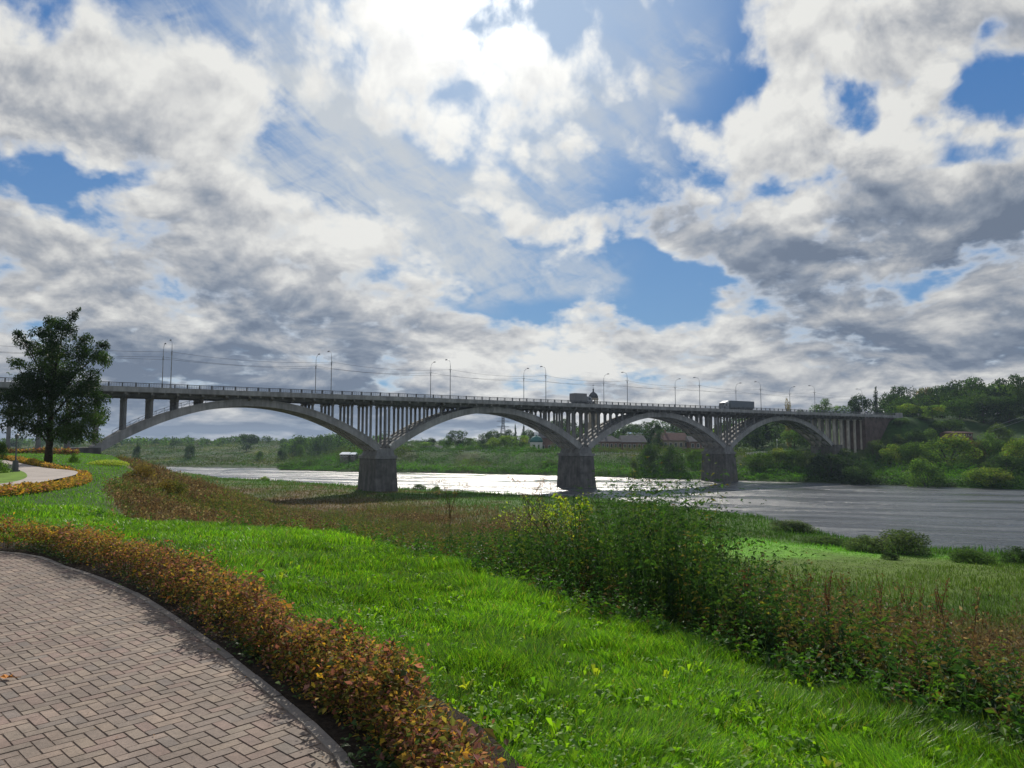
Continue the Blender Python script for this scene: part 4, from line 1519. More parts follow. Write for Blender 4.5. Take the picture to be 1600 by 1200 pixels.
# ------------------------------------------------------------------ tall weeds, dry stalks and meadow down to the river
def leafy_plants(bag, P, hgt, nodes, leaf, rng, cols, wts, wd=.008, lean=.25, laz=None, spread=1.0, twin=2, droop=.35, w_ratio=.42, top_small=.55, lowgap=.12, brown=None):
    """upright stems with whorls of drooping leaves"""
    n = len(P)
    laz = rng.random(n) * 6.283 if laz is None else laz
    ln = lean * (.4 + rng.random(n))
    V, L, T = blades(P, hgt, wd, ln, laz, rng)
    c = jitter(pick(cols, wts, n, rng), n, rng, .2, .05)
    if brown is not None:
        bz = rng.random(n) < brown
        c[bz] = jitter(pick([(.10, .070, .035), (.13, .10, .04), (.075, .05, .03), (.09, .11, .03)], (3, 2, 2, 2), bz.sum(), rng), bz.sum(), rng, .2, .05)
    bag.put(V, L, T, np.repeat(c * .8 + .01, 5, axis=0))
    t = np.tile(np.linspace(lowgap, 1.0, nodes), (n, 1)) + rng.normal(size=(n, nodes)) * .02
    t = np.clip(t, .03, 1).ravel()
    i = np.repeat(np.arange(n), nodes)
    t = np.repeat(t, twin); i = np.repeat(i, twin)
    m = len(t)
    h = hgt[i]
    d = np.stack([np.cos(laz[i]), np.sin(laz[i]), 0 * t], 1)
    # same curve as the stem: two straight pieces
    up = np.array([0, 0, 1.0])
    mid = up * (h * .55)[:, None] + d * (ln[i] * h * .35)[:, None]
    tip = up * (h * (1 - .25 * ln[i]))[:, None] + d * (ln[i] * h)[:, None]
    k = np.clip(t / .55, 0, 1)[:, None]; k2 = np.clip((t - .55) / .45, 0, 1)[:, None]
    Q = P[i] + mid * k + (tip - mid) * k2
    ang = rng.random(m) * 6.283
    A = np.stack([np.cos(ang), np.sin(ang), np.full(m, .25) + .35 * rng.normal(size=m)], 1)
    lf = leaf * (1 - top_small * t ** 2) * (.6 + .7 * rng.random(m)) * spread
    V, L = leaf_quads(Q, lf, lf * w_ratio, rng, .8, A, droop)
    cc = jitter(c[i] * (.85 + .35 * rng.random(m))[:, None], m, rng, .15, .06)
    bag.put(V, L, 4, np.repeat(cc, 4, axis=0))


def region_points(n, r0, r1, rng, cond, fov=.82, power=1.0):
    x, y = sample_view(n, r0, r1, rng, fov, power)
    dc, sc = poly_dist(x, y, CREST); dcs = -sc * dc
    dn, sn = poly_dist(x, y, NEAR)
    ok = (sn > 0) & cond(x, y, dcs, dn)
    return x[ok], y[ok], dcs[ok], dn[ok]


GCOL = [(.030, .070, .020), (.045, .095, .021), (.022, .050, .020), (.085, .12, .026), (.16, .14, .03)]
DCOL = [(.098, .066, .038), (.145, .105, .062), (.072, .046, .030), (.21, .165, .10), (.085, .088, .038)]


def build_weeds():
    rng = np.random.default_rng(21)
    # dark green nettles and thistles along the brow, thickest to the right of the middle
    b = Bag()
    x, y, dcs, dn = region_points(26000, 4.5, 26, rng, lambda x, y, d, dn: (d > .25) & (d < 7.5) & (x > -3.5 + 0 * y) & (rng.random(len(x)) < S(d, .2, .9) * (1 - .6 * S(d, 4, 7.5))))
    ang = np.arctan2(x, y)                         # radians to the right of straight ahead
    side = S(x, -3.2, .6)
    keep = rng.random(len(x)) < (.10 + .90 * side) * (1 - .72 * S(ang, .20, .32) * S(dcs, .5, 1.6))
    x, y, dcs, side, ang = x[keep], y[keep], dcs[keep], side[keep], ang[keep]
    n = len(x)
    tallness = fbm(x * .55 + 2, y * .55, 3)
    hgt = (.35 + .55 * side * (.5 + tallness)) * (.75 + .5 * rng.random(n)) * (1 + .55 * S(dcs, .6, 3.5))
    # the high thicket stands where the brow turns
    thick = np.exp(-(((x - 2.6) / 2.1) ** 2 + ((y - 10.2) / 2.8) ** 2))
    hgt *= 1 + .95 * thick
    hgt *= 1 - .30 * S(ang, .20, .36)
    P = np.stack([x, y, H(x, y)], 1)
    far_ = (np.hypot(x, y) / 9).clip(.8, 3)
    leafy_plants(b, P, hgt, 13, .085, rng, GCOL, (5, 4, 4, 1.2, .25), .010, .22, spread=1.15, twin=2, brown=.06 + .55 * S(ang, .28, .45) * S(dcs, .3, 1.4))
    o = b.build('tall_weeds', M['leaf'])
    tag(o, kind='stuff', label='dark green waist-high nettles and thistles in a dense thicket along the brow of the bank', cat='weeds')
    # low scrub right at the edge of the grass
    b = Bag()
    x, y, dcs, dn = region_points(16000, 4.5, 24, rng, lambda x, y, d, dn: (d > -.1) & (d < 1.6))
    n = len(x)
    hgt = (.16 + .32 * rng.random(n)) * (.7 + .7 * fbm(x * .9, y * .9, 2))
    P = np.stack([x, y, H(x, y)], 1)
    leafy_plants(b, P, hgt, 6, .085, rng, [(.05, .12, .02), (.035, .085, .02), (.09, .17, .022), (.11, .08, .04)], (4, 3, 2, 1.2), .007, .5, spread=1.0, twin=2, droop=.15, w_ratio=.5)
    o = b.build('edge_weeds', M['leaf'])
    tag(o, kind='stuff', label='knee-high mixed green weeds where the lawn ends', cat='weeds')
    # dry brown stalks covering the slope
    b = Bag()
    x, y, dcs, dn = region_points(340000, 6, 120, rng, lambda x, y, d, dn: (d > .5) & (dn > 3), power=.9)
    dist = np.hypot(x, y)
    pm = patch(x, y, 1310, 935, 5.0, 18, 8, -15)
    m = (1 - S(dcs, 38, 60)) * (1 - .93 * S(x, 3, 12) * S(y, 34, 48))
    m = np.maximum(m, pm)
    m *= 1 - .97 * patch(x, y, 1265, 868, 1.4, 15, 9, -10)
    m *= .15 + .85 * S(fbm(x * .22 + 8, y * .22, 3), .36, .52)
    m *= S(dcs + 5 * (fbm(x * .3, y * .3 + 9, 3) - .5) * S(y, 20, 30), .3, 2.5)
    ang = np.arctan2(x, y)
    m *= np.where((x > -3) & (dcs < 6) & (ang < .25), .55, 1)
    rb = S(ang, .22, .32) * (1 - S(dcs, 20, 30)) * (dcs > .7)
    m = np.maximum(m, .85 * rb)
    m *= 1 - .97 * S(x, 4, 12) * S(y, 50, 58)
    ok = rng.random(len(x)) < m
    x, y, dcs, dist, rb = x[ok], y[ok], dcs[ok], dist[ok], rb[ok]
    n = len(x)
    hgt = (.55 + .65 * rng.random(n) ** 1.3) * (.7 + .6 * fbm(x * .3, y * .3, 2)) * (.55 + .45 * S(dcs, .5, 5))
    hgt *= 1 + .55 * rb * S(dcs, .7, 4)
    P = np.stack([x, y, H(x, y)], 1)
    wd = .007 * (dist / 8).clip(1, 14) ** .8
    V, L, T = blades(P, hgt, wd, .3 * rng.random(n), rng.random(n) * 6.283, rng)
    zone = fbm(x * .10 + 1, y * .10 + 4, 3)
    c = pick(DCOL, (4, 3, 3, 1.6, 2), n, rng)
    gz = zone > .455
    c[gz] = pick([DCOL[4], (.07, .11, .03), (.12, .12, .035), DCOL[1]], (2, 3, 2, 1), gz.sum(), rng)
    c = jitter(c, n, rng, .25, .08)
    b.put(V, L, T, np.repeat(c, 5, axis=0))
    # seed heads and shrivelled leaves
    mcount = 5
    i = np.repeat(np.arange(n), mcount)
    tt = .35 + .65 * rng.random(len(i))
    Q = P[i] + np.array([0, 0, 1.0]) * (hgt[i] * tt)[:, None] + rng.normal(size=(len(i), 3)) * (.035 + .03 * (dist[i] / 20).clip(0, 3))[:, None]
    s = .045 * (dist[i] / 9).clip(.8, 9) ** .62 * (.6 + .8 * rng.random(len(i)))
    V, L = leaf_quads(Q, s, s * .55, rng, .3)
    b.put(V, L, 4, np.repeat(jitter(c[i] * 1.1, len(i), rng, .25, .08), 4, axis=0))
    o = b.build('dry_stalks', M['meadow'])
    tag(o, kind='stuff', label='reddish brown dead stalks and seed heads covering the slope below the lawn', cat='weeds')


def build_meadow():
    rng = np.random.default_rng(31)
    b = Bag()
    # tussocks over slope and flood plain, blade width growing with distance
    x, y, dcs, dn = region_points(420000, 14, 300, rng, lambda x, y, d, dn: (d > 1.0) & (dn > .2), power=.85)
    n = len(x); dist = np.hypot(x, y)
    c = ground_color(x, y) * np.array([.85, 1.0, .9])
    base = fbm(x * .25, y * .25, 3)
    lawn = patch(x, y, 1265, 868, 1.4, 15, 9, -10)
    hgt = (.18 + .5 * base) * (.6 + .7 * rng.random(n)) * (1 - .75 * lawn)
    rim = 1 - S(dn, 1.5, 6)
    hgt = hgt * (1 + .9 * rim * S(fbm(x * .12 + 5, y * .12, 2), .4, .6))
    wd = .012 * (dist / 14).clip(1, 30) ** 1.0
    P = np.stack([x, y, H(x, y) - .03], 1)
    V, L, T = blades(P, hgt, wd, .7 * rng.random(n), rng.random(n) * 6.283, rng)
    c = jitter(c, n, rng, .35, .10)
    b.put(V, L, T, np.repeat(c, 5, axis=0))
    o = b.build('meadow_grass', M['meadow'])
    tag(o, kind='stuff', label='rough green and olive meadow grass on the flat ground by the river', cat='grass')
    # left lawn beyond the hedge and along the far loop of the path
    x, y = sample_view(200000, 15, 130, rng, .82, .8)
    dc, sc = poly_dist(x, y, CREST); d = -sc * dc
    ks = kerb_side(x, y)
    ok = (d < .8) & (ks > 1.0) & ~in_loop(x, y)
    x, y = x[ok], y[ok]; n = len(x); dist = np.hypot(x, y)
    V, L, T = blades(np.stack([x, y, H(x, y)], 1), .06 + .10 * fbm(x * .8, y * .8, 2) * rng.random(n), .012 * (dist / 14).clip(1, 20), .8 * rng.random(n), rng.random(n) * 6.283, rng)
    c = jitter(pick([(.085, .185, .016), (.11, .22, .018), (.06, .14, .014)], (3, 2, 2), n, rng) * (.8 + .4 * fbm(x * .3, y * .3, 2))[:, None], n, rng, .15, .06)
    o = np_mesh('park_lawn', V, L, T, M['grass'], None, np.repeat(c, 5, axis=0))
    tag(o, kind='stuff', label='sunlit green park lawn around the big tree on the left', cat='grass')


# ---- the far loop of the park path on the left
LOOP = [(-70, 22), (-40, 23.0), (-27, 25.5), (-21.5, 29.5), (-20.2, 33), (-21.8, 36.5), (-26.5, 41), (-33, 48.5), (-40, 56), (-52, 66), (-75, 84)]
LOOP_IN = [(-75, 27.5), (-42, 27.0), (-31.0, 28.6), (-26.5, 31), (-26.8, 33.5), (-30, 38), (-36, 45), (-45, 54), (-58, 63), (-80, 76)]


def in_loop(x, y):
    P = [ground(a, b, PZ) for a, b in ((-60, 775), (0, 768), (60, 757), (110, 747), (124, 741), (118, 735), (60, 729), (0, 716), (-60, 711))]
    inside = np.zeros(np.shape(x), bool)
    for (x0, y0), (x1, y1) in zip(P, P[1:] + P[:1]):
        cr = ((y0 > y) != (y1 > y)) & (x < (x1 - x0) * (y - y0) / (y1 - y0 + 1e-12) + x0)
        inside ^= cr
    return inside


build_weeds()
build_meadow()


def build_loop_path():
    P = [ground(a, b, PZ) for a, b in ((-200, 790), (-60, 773), (0, 765), (60, 755), (105, 746), (120, 741), (114, 736), (60, 730), (0, 718), (-60, 712), (-140, 708))]
    C = arc(P, .5)
    mb = MB(); mb.add([(x, y, PZ + .03) for x, y in C], [tuple(range(len(C)))])

    def f(w):
        p = wpos(w)
        n = w.noise(p, .8, 6.0, .6); n2 = w.noise(p, 9.0, 3.0, .6)
        return principled(w, w.v('SCALE', w.xyz(.33, .285, .25), scale=w.m('MULTIPLY', w.smooth(n, .3, .7, .85, 1.1), w.smooth(n2, .3, .7, .85, 1.1))), .85, .25)
    tag(mb.build('park_path', material('far_paving', f)), kind='structure')
    # grass island inside the loop
    I = arc([ground(a, b, PZ) for a, b in ((-200, 775), (-60, 762), (-10, 758), (25, 753), (42, 746), (36, 738), (14, 733), (-40, 730), (-140, 724))], .4)
    mb = MB(); mb.add([(x, y, PZ + .035) for x, y in I], [tuple(range(len(I)))])
    tag(mb.build('grass_island', plain('mown_turf', (.11, .19, .022), .95, .1, 0, .25, 2)), kind='structure')
    rng = np.random.default_rng(4)
    # orange hedge round the loop
    C2 = arc(P[1:], .25)
    build_hedge('loop', offset_out(C2, .35), 620, .28, .52, .034, (.8, 2, 5, .5, 4, .6, 4), 'low orange and yellow hedge edging the far loop of the park path on the left', 12, lumps=.6, low_green=False)
    # red-brown hedge line at the back of the lawn
    L2 = arc([ground(a, b, PZ) for a, b in ((-60, 707.5), (30, 708.5), (80, 709), (118, 710.5))], .5)
    build_hedge('back', L2, 120, .6, .9, .09, (3, .5, .3, 5, 2, .5, .1), 'thin dark red hedge line across the back of the lawn behind the big tree', 13, lumps=.3)


def offset_out(C, d):
    T = np.gradient(C, axis=0); T /= np.linalg.norm(T, axis=1)[:, None]
    return C + np.stack([T[:, 1], -T[:, 0]], 1) * d


build_loop_path()

# ------------------------------------------------------------------ trees and shrubs
KC = {  # leaf colours of the kinds
    'dark': ([(.022, .042, .018), (.032, .060, .022), (.045, .075, .025)], (3, 3, 1)),
    'green': ([(.040, .080, .022), (.062, .115, .026), (.09, .150, .030)], (2, 3, 1.5)),
    'light': ([(.11, .175, .030), (.15, .21, .035), (.070, .120, .025), (.20, .22, .04)], (3, 2, 2, .8)),
    'willow': ([(.055, .085, .035), (.075, .110, .040), (.095, .130, .045)], (2, 3, 1)),
    'spruce': ([(.016, .032, .018), (.024, .044, .022)], (2, 2)),
    'rust': ([(.12, .075, .028), (.09, .10, .03), (.15, .11, .035)], (2, 2, 1)),
}


def lobes_round(rng, n=14, lo=.18):
    L = [(0, 0, .58, .30, .30, .34)]
    for i in range(n):
        a = rng.random() * 6.283; h = lo + (1 - lo) * rng.random() ** .8 * .82
        rr = .34 * math.sin(math.pi * min(max((h - lo) / (1.02 - lo), .06), .97)) ** .6
        s = .11 + .09 * rng.random()
        L.append((rr * math.cos(a), rr * math.sin(a), h, s * 1.1, s * 1.1, s * .85))
    return L


def lobes_tall(rng, n=13):
    L = []
    for i in range(n):
        h = .14 + .80 * i / (n - 1)
        a = rng.random() * 6.283; rr = .20 * math.sin(math.pi * min(h * .95, .97)) ** .7
        s = .10 + .11 * rng.random()
        L.append((rr * math.cos(a), rr * math.sin(a), h, s * 1.6, s * 1.6, s * .9))
    L.append((0, 0, .5, .22, .22, .38))
    return L


def lobes_spruce(rng):
    L = []
    for i in range(16):
        h = .08 + .90 * i / 15
        r = .40 * (1 - h) ** .9 + .035
        for k in range(3):
            a = rng.random() * 6.283
            L.append((r * .45 * math.cos(a), r * .45 * math.sin(a), h, r * .75, r * .75, .045))
    return L


def lobes_bush(rng, n=13):
    L = [(0, 0, .40, .36, .36, .40)]
    for i in range(n):
        a = rng.random() * 6.283; rr = .34 * rng.random() ** .5; h = .22 + .56 * (1 - (rr / .40) ** 2) * (.75 + .3 * rng.random())
        s = .12 + .09 * rng.random()
        L.append((rr * math.cos(a), rr * math.sin(a), h, s, s, s * 1.1))
    for i in range(8):
        a = i * .785 + rng.random() * .5; rr = .27 + .08 * rng.random(); s = .12 + .05 * rng.random()
        L.append((rr * math.cos(a), rr * math.sin(a), .06 + .14 * rng.random(), s, s, s * 1.2))
    return L


PROTO = {}


def proto(kind, shape, v):
    key = (kind, shape, v)
    if key in PROTO: return PROTO[key]
    rng = np.random.default_rng(abs(hash(shape)) % 1000 + v * 17 + 5) if False else np.random.default_rng({'round': 1, 'tall': 2, 'spruce': 3, 'bush': 4}[shape] * 100 + v * 17)
    lobes = {'round': lobes_round, 'tall': lobes_tall, 'spruce': lobes_spruce, 'bush': lobes_bush}[shape](rng)
    n = {'round': 3400, 'tall': 3200, 'spruce': 3000, 'bush': 6200}[shape]
    cols, wts = KC[kind]
    o = crown_mesh('crown' if shape != 'bush' else 'foliage', lobes, n, .040 if shape != 'bush' else .032, cols, wts, v + 3, gap=.30 if shape != 'bush' else .2, gs=7.0, shell=.25, aspect=.75, up=.3, lobevar=.30)
    me = o.data
    bpy.data.objects.remove(o)
    PROTO[key] = me
    return me


def trunk_data():
    if 'trunk' in PROTO: return PROTO['trunk']
    m = MB(); m.tube([(0, 0, -.03), (.005, 0, .3), (0, .005, .75)], [.022, .016, .006], 6)
    for a, h in ((0.3, .28), (2.2, .36), (4.0, .44), (5.3, .55)):
        m.tube([(0, 0, h), (.12 * math.cos(a), .12 * math.sin(a), h + .12), (.24 * math.cos(a), .24 * math.sin(a), h + .20)], [.009, .006, .003], 5)
    o = m.build('trunk', M['bark']); me = o.data; bpy.data.objects.remove(o)
    PROTO['trunk'] = me
    m = MB()
    for k in range(6):
        a = k * 1.05; m.tube([(0, 0, -.05), (.10 * math.cos(a), .10 * math.sin(a), .3), (.26 * math.cos(a), .26 * math.sin(a), .62)], [.012, .009, .004], 5)
    o = m.build('stems', M['bark']); me2 = o.data; bpy.data.objects.remove(o)
    PROTO['stems'] = me2
    return me


TN = [0]


def tree(px, ytop, wpx, Y, kind, shape, label, group=None, sink=.3, ybase=None):
    """plant a tree or shrub; px/ytop/width are read off the photograph, Y is the distance"""
    x = (px - 800) / F * Y / (math.cos(PITCH) + 0) * 1.0
    X, _, ztop = at(px, ytop, Y)
    g = h1(X, Y)
    hgt = max(ztop - g + sink, 1.2)
    w = wpx * Y / F
    TN[0] += 1
    v = TN[0] % 4
    trunk_data()
    bush = shape == 'bush'
    name = 'shrub' if bush else ('spruce_tree' if shape == 'spruce' else 'broadleaf_tree')
    root = empty(name, (X, Y, g - sink), (TN[0] * 2.4) % 6.28, label, 'shrub' if bush else 'tree', group)
    c = bpy.data.objects.new('foliage' if bush else 'crown', proto(kind, shape, v)); COL.objects.link(c); c.parent = root
    t = bpy.data.objects.new('stems' if bush else 'trunk', PROTO['stems' if bush else 'trunk']); COL.objects.link(t); t.parent = root
    wx = w / .86
    for o in (c, t): o.scale = (wx, wx, hgt * (1.0 if bush else 1.02))
    if not bush: t.scale = (max(wx, hgt * .5),) * 2 + (hgt,)
    return root


TL = [
    # --- middle of the far bank, left of the green-domed church
    (716, 671, 32, 372, 'dark', 'round', 'round dark tree standing highest beneath the left part of the second arch'),
    (674, 682, 16, 390, 'dark', 'round', 'small dark tree beside the foot of the second arch'),
    (698, 680, 18, 380, 'green', 'round', 'small mid-green tree just left of the round dark tree under the second arch'),
    (736, 684, 20, 366, 'green', 'round', 'pale green tree just right of the round dark tree under the second arch'),
    (754, 679, 18, 385, 'dark', 'tall', 'narrow dark tree between the pylon and the round dark tree'),
    (771, 669, 30, 380, 'dark', 'round', 'domed dark tree just left of the lattice pylon'),
    (797, 670, 24, 395, 'dark', 'round', 'dark tree at the foot of the lattice pylon'),
    (805, 663, 10, 400, 'spruce', 'spruce', 'pointed dark spruce nearest the lattice pylon'),
    (818, 663, 12, 400, 'spruce', 'spruce', 'pointed dark spruce right of the pylon, nearest the green dome'),
    (826, 668, 24, 390, 'dark', 'round', 'dark tree behind the small green-domed chapel'),
    (770, 682, 28, 352, 'light', 'round', 'leftmost yellow-green tree of the row under the second arch'),
    (792, 680, 26, 352, 'light', 'round', 'second yellow-green tree from the left in the row under the second arch'),
    (812, 679, 26, 350, 'light', 'round', 'yellow-green tree right at the left side of the green-domed chapel'),
    (758, 692, 26, 345, 'dark', 'bush', 'dark shrub below the leftmost yellow-green tree'),
    (784, 697, 30, 342, 'dark', 'bush', 'dark broad shrub below the row of yellow-green trees'),
    (806, 695, 22, 338, 'green', 'bush', 'green shrub on the embankment in front of the chapel, left one'),
    (826, 697, 26, 334, 'light', 'bush', 'bright green shrub directly in front of the chapel'),
    (846, 700, 30, 318, 'green', 'bush', 'green shrub between the chapel and the second pier'),
    (738, 694, 24, 350, 'dark', 'bush', 'dark shrub left of the low shrubs under the second arch'),
    (716, 698, 20, 352, 'green', 'bush', 'green shrub under the round dark tree'),
    (660, 690, 34, 360, 'green', 'round', 'green tree on the far bank immediately right of the first pier'),
    (636, 694, 24, 362, 'dark', 'round', 'dark tree half hidden by the first pier'),
    (858, 716, 34, 285, 'willow', 'bush', 'grey-green willow shrub leaning against the left side of the second pier'),
    # --- behind the spandrels between the second and third arch
    (868, 657, 26, 400, 'dark', 'round', 'dark tree seen between the columns left of the second pier'),
    (890, 652, 28, 400, 'dark', 'round', 'tall dark tree seen between the columns above the second pier'),
    (912, 660, 20, 405, 'dark', 'tall', 'dark tree just left of the bell tower shaft'),
    (962, 668, 26, 395, 'dark', 'round', 'dark tree right of the bell tower behind the long brick building'),
    (985, 662, 34, 380, 'dark', 'round', 'dark tree under the left haunch of the third arch'),
    (1012, 655, 40, 360, 'dark', 'round', 'tall dark tree in the middle of the third arch'),
    (1040, 652, 36, 360, 'dark', 'round', 'tallest dark tree under the crown of the third arch'),
    (1066, 658, 34, 370, 'dark', 'round', 'dark tree under the right haunch of the third arch'),
    (1092, 664, 30, 375, 'dark', 'round', 'dark tree above the brick building right of the third arch crown'),
    (1030, 672, 24, 310, 'dark', 'tall', 'narrow dark tree standing behind the big domed bush'),
    # --- in front of the brick building
    (1012, 687, 40, 258, 'dark', 'bush', 'big domed dark bush on the far bank, its left and taller half'),
    (1050, 690, 38, 256, 'dark', 'bush', 'big domed dark bush on the far bank, its right half'),
    (1085, 697, 28, 262, 'green', 'bush', 'lighter green bush between the big dark bush and the third pier'),
    (990, 712, 18, 254, 'willow', 'bush', 'small grey-green bush at the left foot of the big dark bush'),
    # --- under the fourth arch
    (1148, 660, 40, 330, 'dark', 'round', 'dark tree seen through the columns above the third pier'),
    (1112, 668, 30, 350, 'light', 'round', 'yellow-green tree seen through the columns left of the third pier'),
    (1180, 652, 40, 325, 'dark', 'round', 'dark tree under the left half of the fourth arch'),
    (1210, 648, 40, 325, 'dark', 'round', 'tall dark tree under the crown of the fourth arch'),
    (1240, 668, 34, 290, 'green', 'round', 'green round tree under the right half of the fourth arch'),
    (1262, 676, 28, 290, 'green', 'round', 'green tree at the right springing of the fourth arch'),
    (1185, 700, 44, 244, 'green', 'bush', 'green bush on the bank just right of the third pier'),
    (1212, 698, 46, 246, 'light', 'bush', 'yellow-green bush on the bank under the fourth arch'),
    (1240, 697, 42, 243, 'green', 'bush', 'dense green bush on the bank right under the crown of the fourth arch'),
    (1262, 702, 40, 240, 'willow', 'bush', 'grey-green bush left of the big black-green willow bush'),
    (1298, 700, 72, 226, 'dark', 'bush', 'big black-green bush at the water beside the last arch foot'),
    (1325, 698, 44, 232, 'dark', 'bush', 'dark bush in front of the end columns of the bridge'),
    # --- right bank
    (1366, 683, 34, 246, 'willow', 'bush', 'grey-green bush below the brick abutment'),
    (1392, 690, 34, 240, 'light', 'bush', 'pale green bush at the right foot of the brick abutment'),
    (1425, 682, 48, 238, 'green', 'bush', 'green bush below the sloping wing wall'),
    (1480, 674, 84, 230, 'light', 'bush', 'broad sunlit bush in the middle of the right bank, yellow on top'),
    (1524, 682, 44, 234, 'rust', 'bush', 'rusty tinted bush beside the red roofed house'),
    (1546, 670, 46, 230, 'green', 'bush', 'upright green bush right of the red roofed house'),
    (1592, 672, 60, 214, 'light', 'bush', 'large yellow-green bush at the right edge of the picture'),
    (1445, 713, 62, 204, 'green', 'bush', 'rounded green bush low on the right bank'),
    (1570, 704, 66, 204, 'dark', 'bush', 'dark bush below the large yellow-green bush at the right edge'),
    (1345, 716, 56, 214, 'dark', 'bush', 'dark green bush at the water left of the rounded low bush'),
    (1545, 724, 76, 198, 'light', 'bush', 'low yellow-green scrub low on the right bank'),
    # --- wooded hill on the right
    (1231, 629, 12, 300, 'rust', 'tall', 'thin yellowing tree rising above the railing of the bridge'),
    (1250, 636, 20, 345, 'dark', 'round', 'small dark tree above the railing left of the sloping treeline'),
    (1272, 630, 30, 340, 'green', 'round', 'green tree top above the railing over the fourth arch'),
    (1290, 625, 18, 340, 'green', 'tall', 'narrow green tree top above the railing right of the fourth arch'),
    (1308, 633, 30, 340, 'green', 'round', 'green tree top above the end of the bridge'),
    (1342, 611, 36, 320, 'spruce', 'round', 'black-green tree behind the end of the bridge'),
    (1368, 607, 22, 320, 'spruce', 'spruce', 'pointed black-green spruce behind the end of the bridge'),
    (1392, 614, 30, 330, 'dark', 'round', 'dark tree just right of the pointed spruce'),
    (1411, 600, 34, 335, 'dark', 'round', 'tall dark tree on the ridge behind the pale green trees'),
    (1418, 628, 32, 290, 'light', 'round', 'pale yellow-green tree nearest the bridge end on the hill'),
    (1438, 612, 34, 335, 'dark', 'round', 'dark tree on the ridge left of the rust tinted tree'),
    (1447, 605, 28, 345, 'rust', 'round', 'rust tinted tree on the ridge'),
    (1456, 632, 34, 290, 'light', 'round', 'second pale yellow-green tree on the hillside, left of the dark wood'),
    (1408, 652, 26, 276, 'green', 'bush', 'green bush on the slope touching the right side of the brick abutment'),
    (1428, 664, 34, 262, 'dark', 'bush', 'dark bush on the slope right of the brick abutment'),
    (1402, 672, 24, 262, 'willow', 'bush', 'grey-green bush at the foot of the slope beside the brick abutment'),
    (1450, 668, 40, 262, 'green', 'bush', 'green bush behind the broad sunlit bush on the right bank'),
    (1478, 652, 56, 280, 'green', 'bush', 'spreading green shrub under the dark wood on the hill'),
    (1440, 650, 36, 285, 'willow', 'bush', 'grey-green shrub beneath the two pale green trees'),
    (1470, 602, 36, 330, 'dark', 'round', 'dark tree on the ridge right of the rust tinted tree'),
    (1506, 588, 50, 315, 'dark', 'round', 'tallest broad dark tree in the middle of the hill wood'),
    (1532, 594, 40, 320, 'dark', 'round', 'dark tree just right of the tallest tree on the hill'),
    (1556, 590, 40, 310, 'dark', 'round', 'tall dark tree left of the trees at the right edge of the picture'),
    (1578, 602, 36, 310, 'green', 'round', 'mid-green tree on the hill near the right edge'),
    (1600, 582, 44, 290, 'dark', 'round', 'highest dark tree cut by the right edge of the picture'),
    (1498, 622, 46, 300, 'green', 'tall', 'green tree in front of the tallest dark tree on the hill'),
    (1535, 620, 50, 295, 'dark', 'tall', 'dark tree in the front row of the hill wood, centre'),
    (1575, 622, 50, 290, 'dark', 'tall', 'dark tree in the front row of the hill wood, right'),
    (1560, 660, 46, 262, 'willow', 'bush', 'grey-green shrub on the slope under the wires at the right'),
    (1640, 600, 60, 290, 'dark', 'round', 'dark tree on the hill just beyond the right edge'),
    (1650, 672, 60, 236, 'light', 'bush', 'yellow-green bush beyond the right edge'),
    # --- left of the first pier, far meadow slope
    (386, 678, 34, 520, 'dark', 'round', 'broad dark tree crowning the far meadow slope'),
    (215, 691, 14, 430, 'dark', 'bush', 'dark round bush on the far meadow near the left arch foot'),
    (297, 690, 18, 430, 'dark', 'bush', 'dark bush on the far meadow slope left of the broad dark tree'),
    (484, 716, 18, 330, 'willow', 'bush', 'grey shrub on the tip of land left of the first pier'),
    (406, 700, 14, 400, 'green', 'bush', 'small green bush lowest on the far meadow slope'),
    (440, 699, 18, 400, 'dark', 'bush', 'dark bush on the far meadow slope right of the small green bush'),
    (470, 690, 16, 420, 'green', 'bush', 'green bush on the far meadow below the tree belt'),
    # --- near bank along the water
    (413, 743, 16, 226, 'light', 'bush', 'small round bright bush at the near water edge left of the first pier'),
    (655, 754, 22, 186, 'green', 'bush', 'green bush on the near bank just right of the first pier'),
    (682, 757, 18, 184, 'green', 'bush', 'smaller green bush right of the first pier at the near water edge'),
    (1402, 822, 100, 77, 'willow', 'bush', 'large feathery grey-green willow bush at the near water edge on the right'),
    (1352, 832, 60, 79, 'willow', 'bush', 'willow bush joined to the left side of the large feathery one'),
    (1290, 834, 70, 86, 'green', 'bush', 'low dark green bush left of the willows on the near bank'),
    (1235, 810, 80, 99, 'willow', 'bush', 'low spreading willow bush on the near bank left of the large ones'),
    (1520, 854, 80, 70, 'green', 'bush', 'low green bush right of the water inlet on the near bank'),
    (1588, 850, 50, 70, 'dark', 'bush', 'dark bush at the near water edge by the right edge of the picture'),
    (1390, 866, 26, 70, 'dark', 'bush', 'small dark bush at the right end of the bright green clearing'),
    (222, 722, 54, 46, 'rust', 'bush', 'brown-green bush at the top of the weedy bank right of the flower mound'),
    (262, 742, 60, 40, 'rust', 'bush', 'low brown scrub bush on the weedy bank below the far water tip'),
    # --- left lawn
    (116, 716, 16, 58, 'green', 'bush', 'small green shrub on the lawn just right of the big tree trunk'),
    (2, 682, 24, 62, 'dark', 'bush', 'dark green bush at the left edge of the picture under the bridge'),
    (-6, 722, 44, 37, 'green', 'bush', 'round dark bush on the grass island at the left edge'),
]
for r in TL: tree(*r)


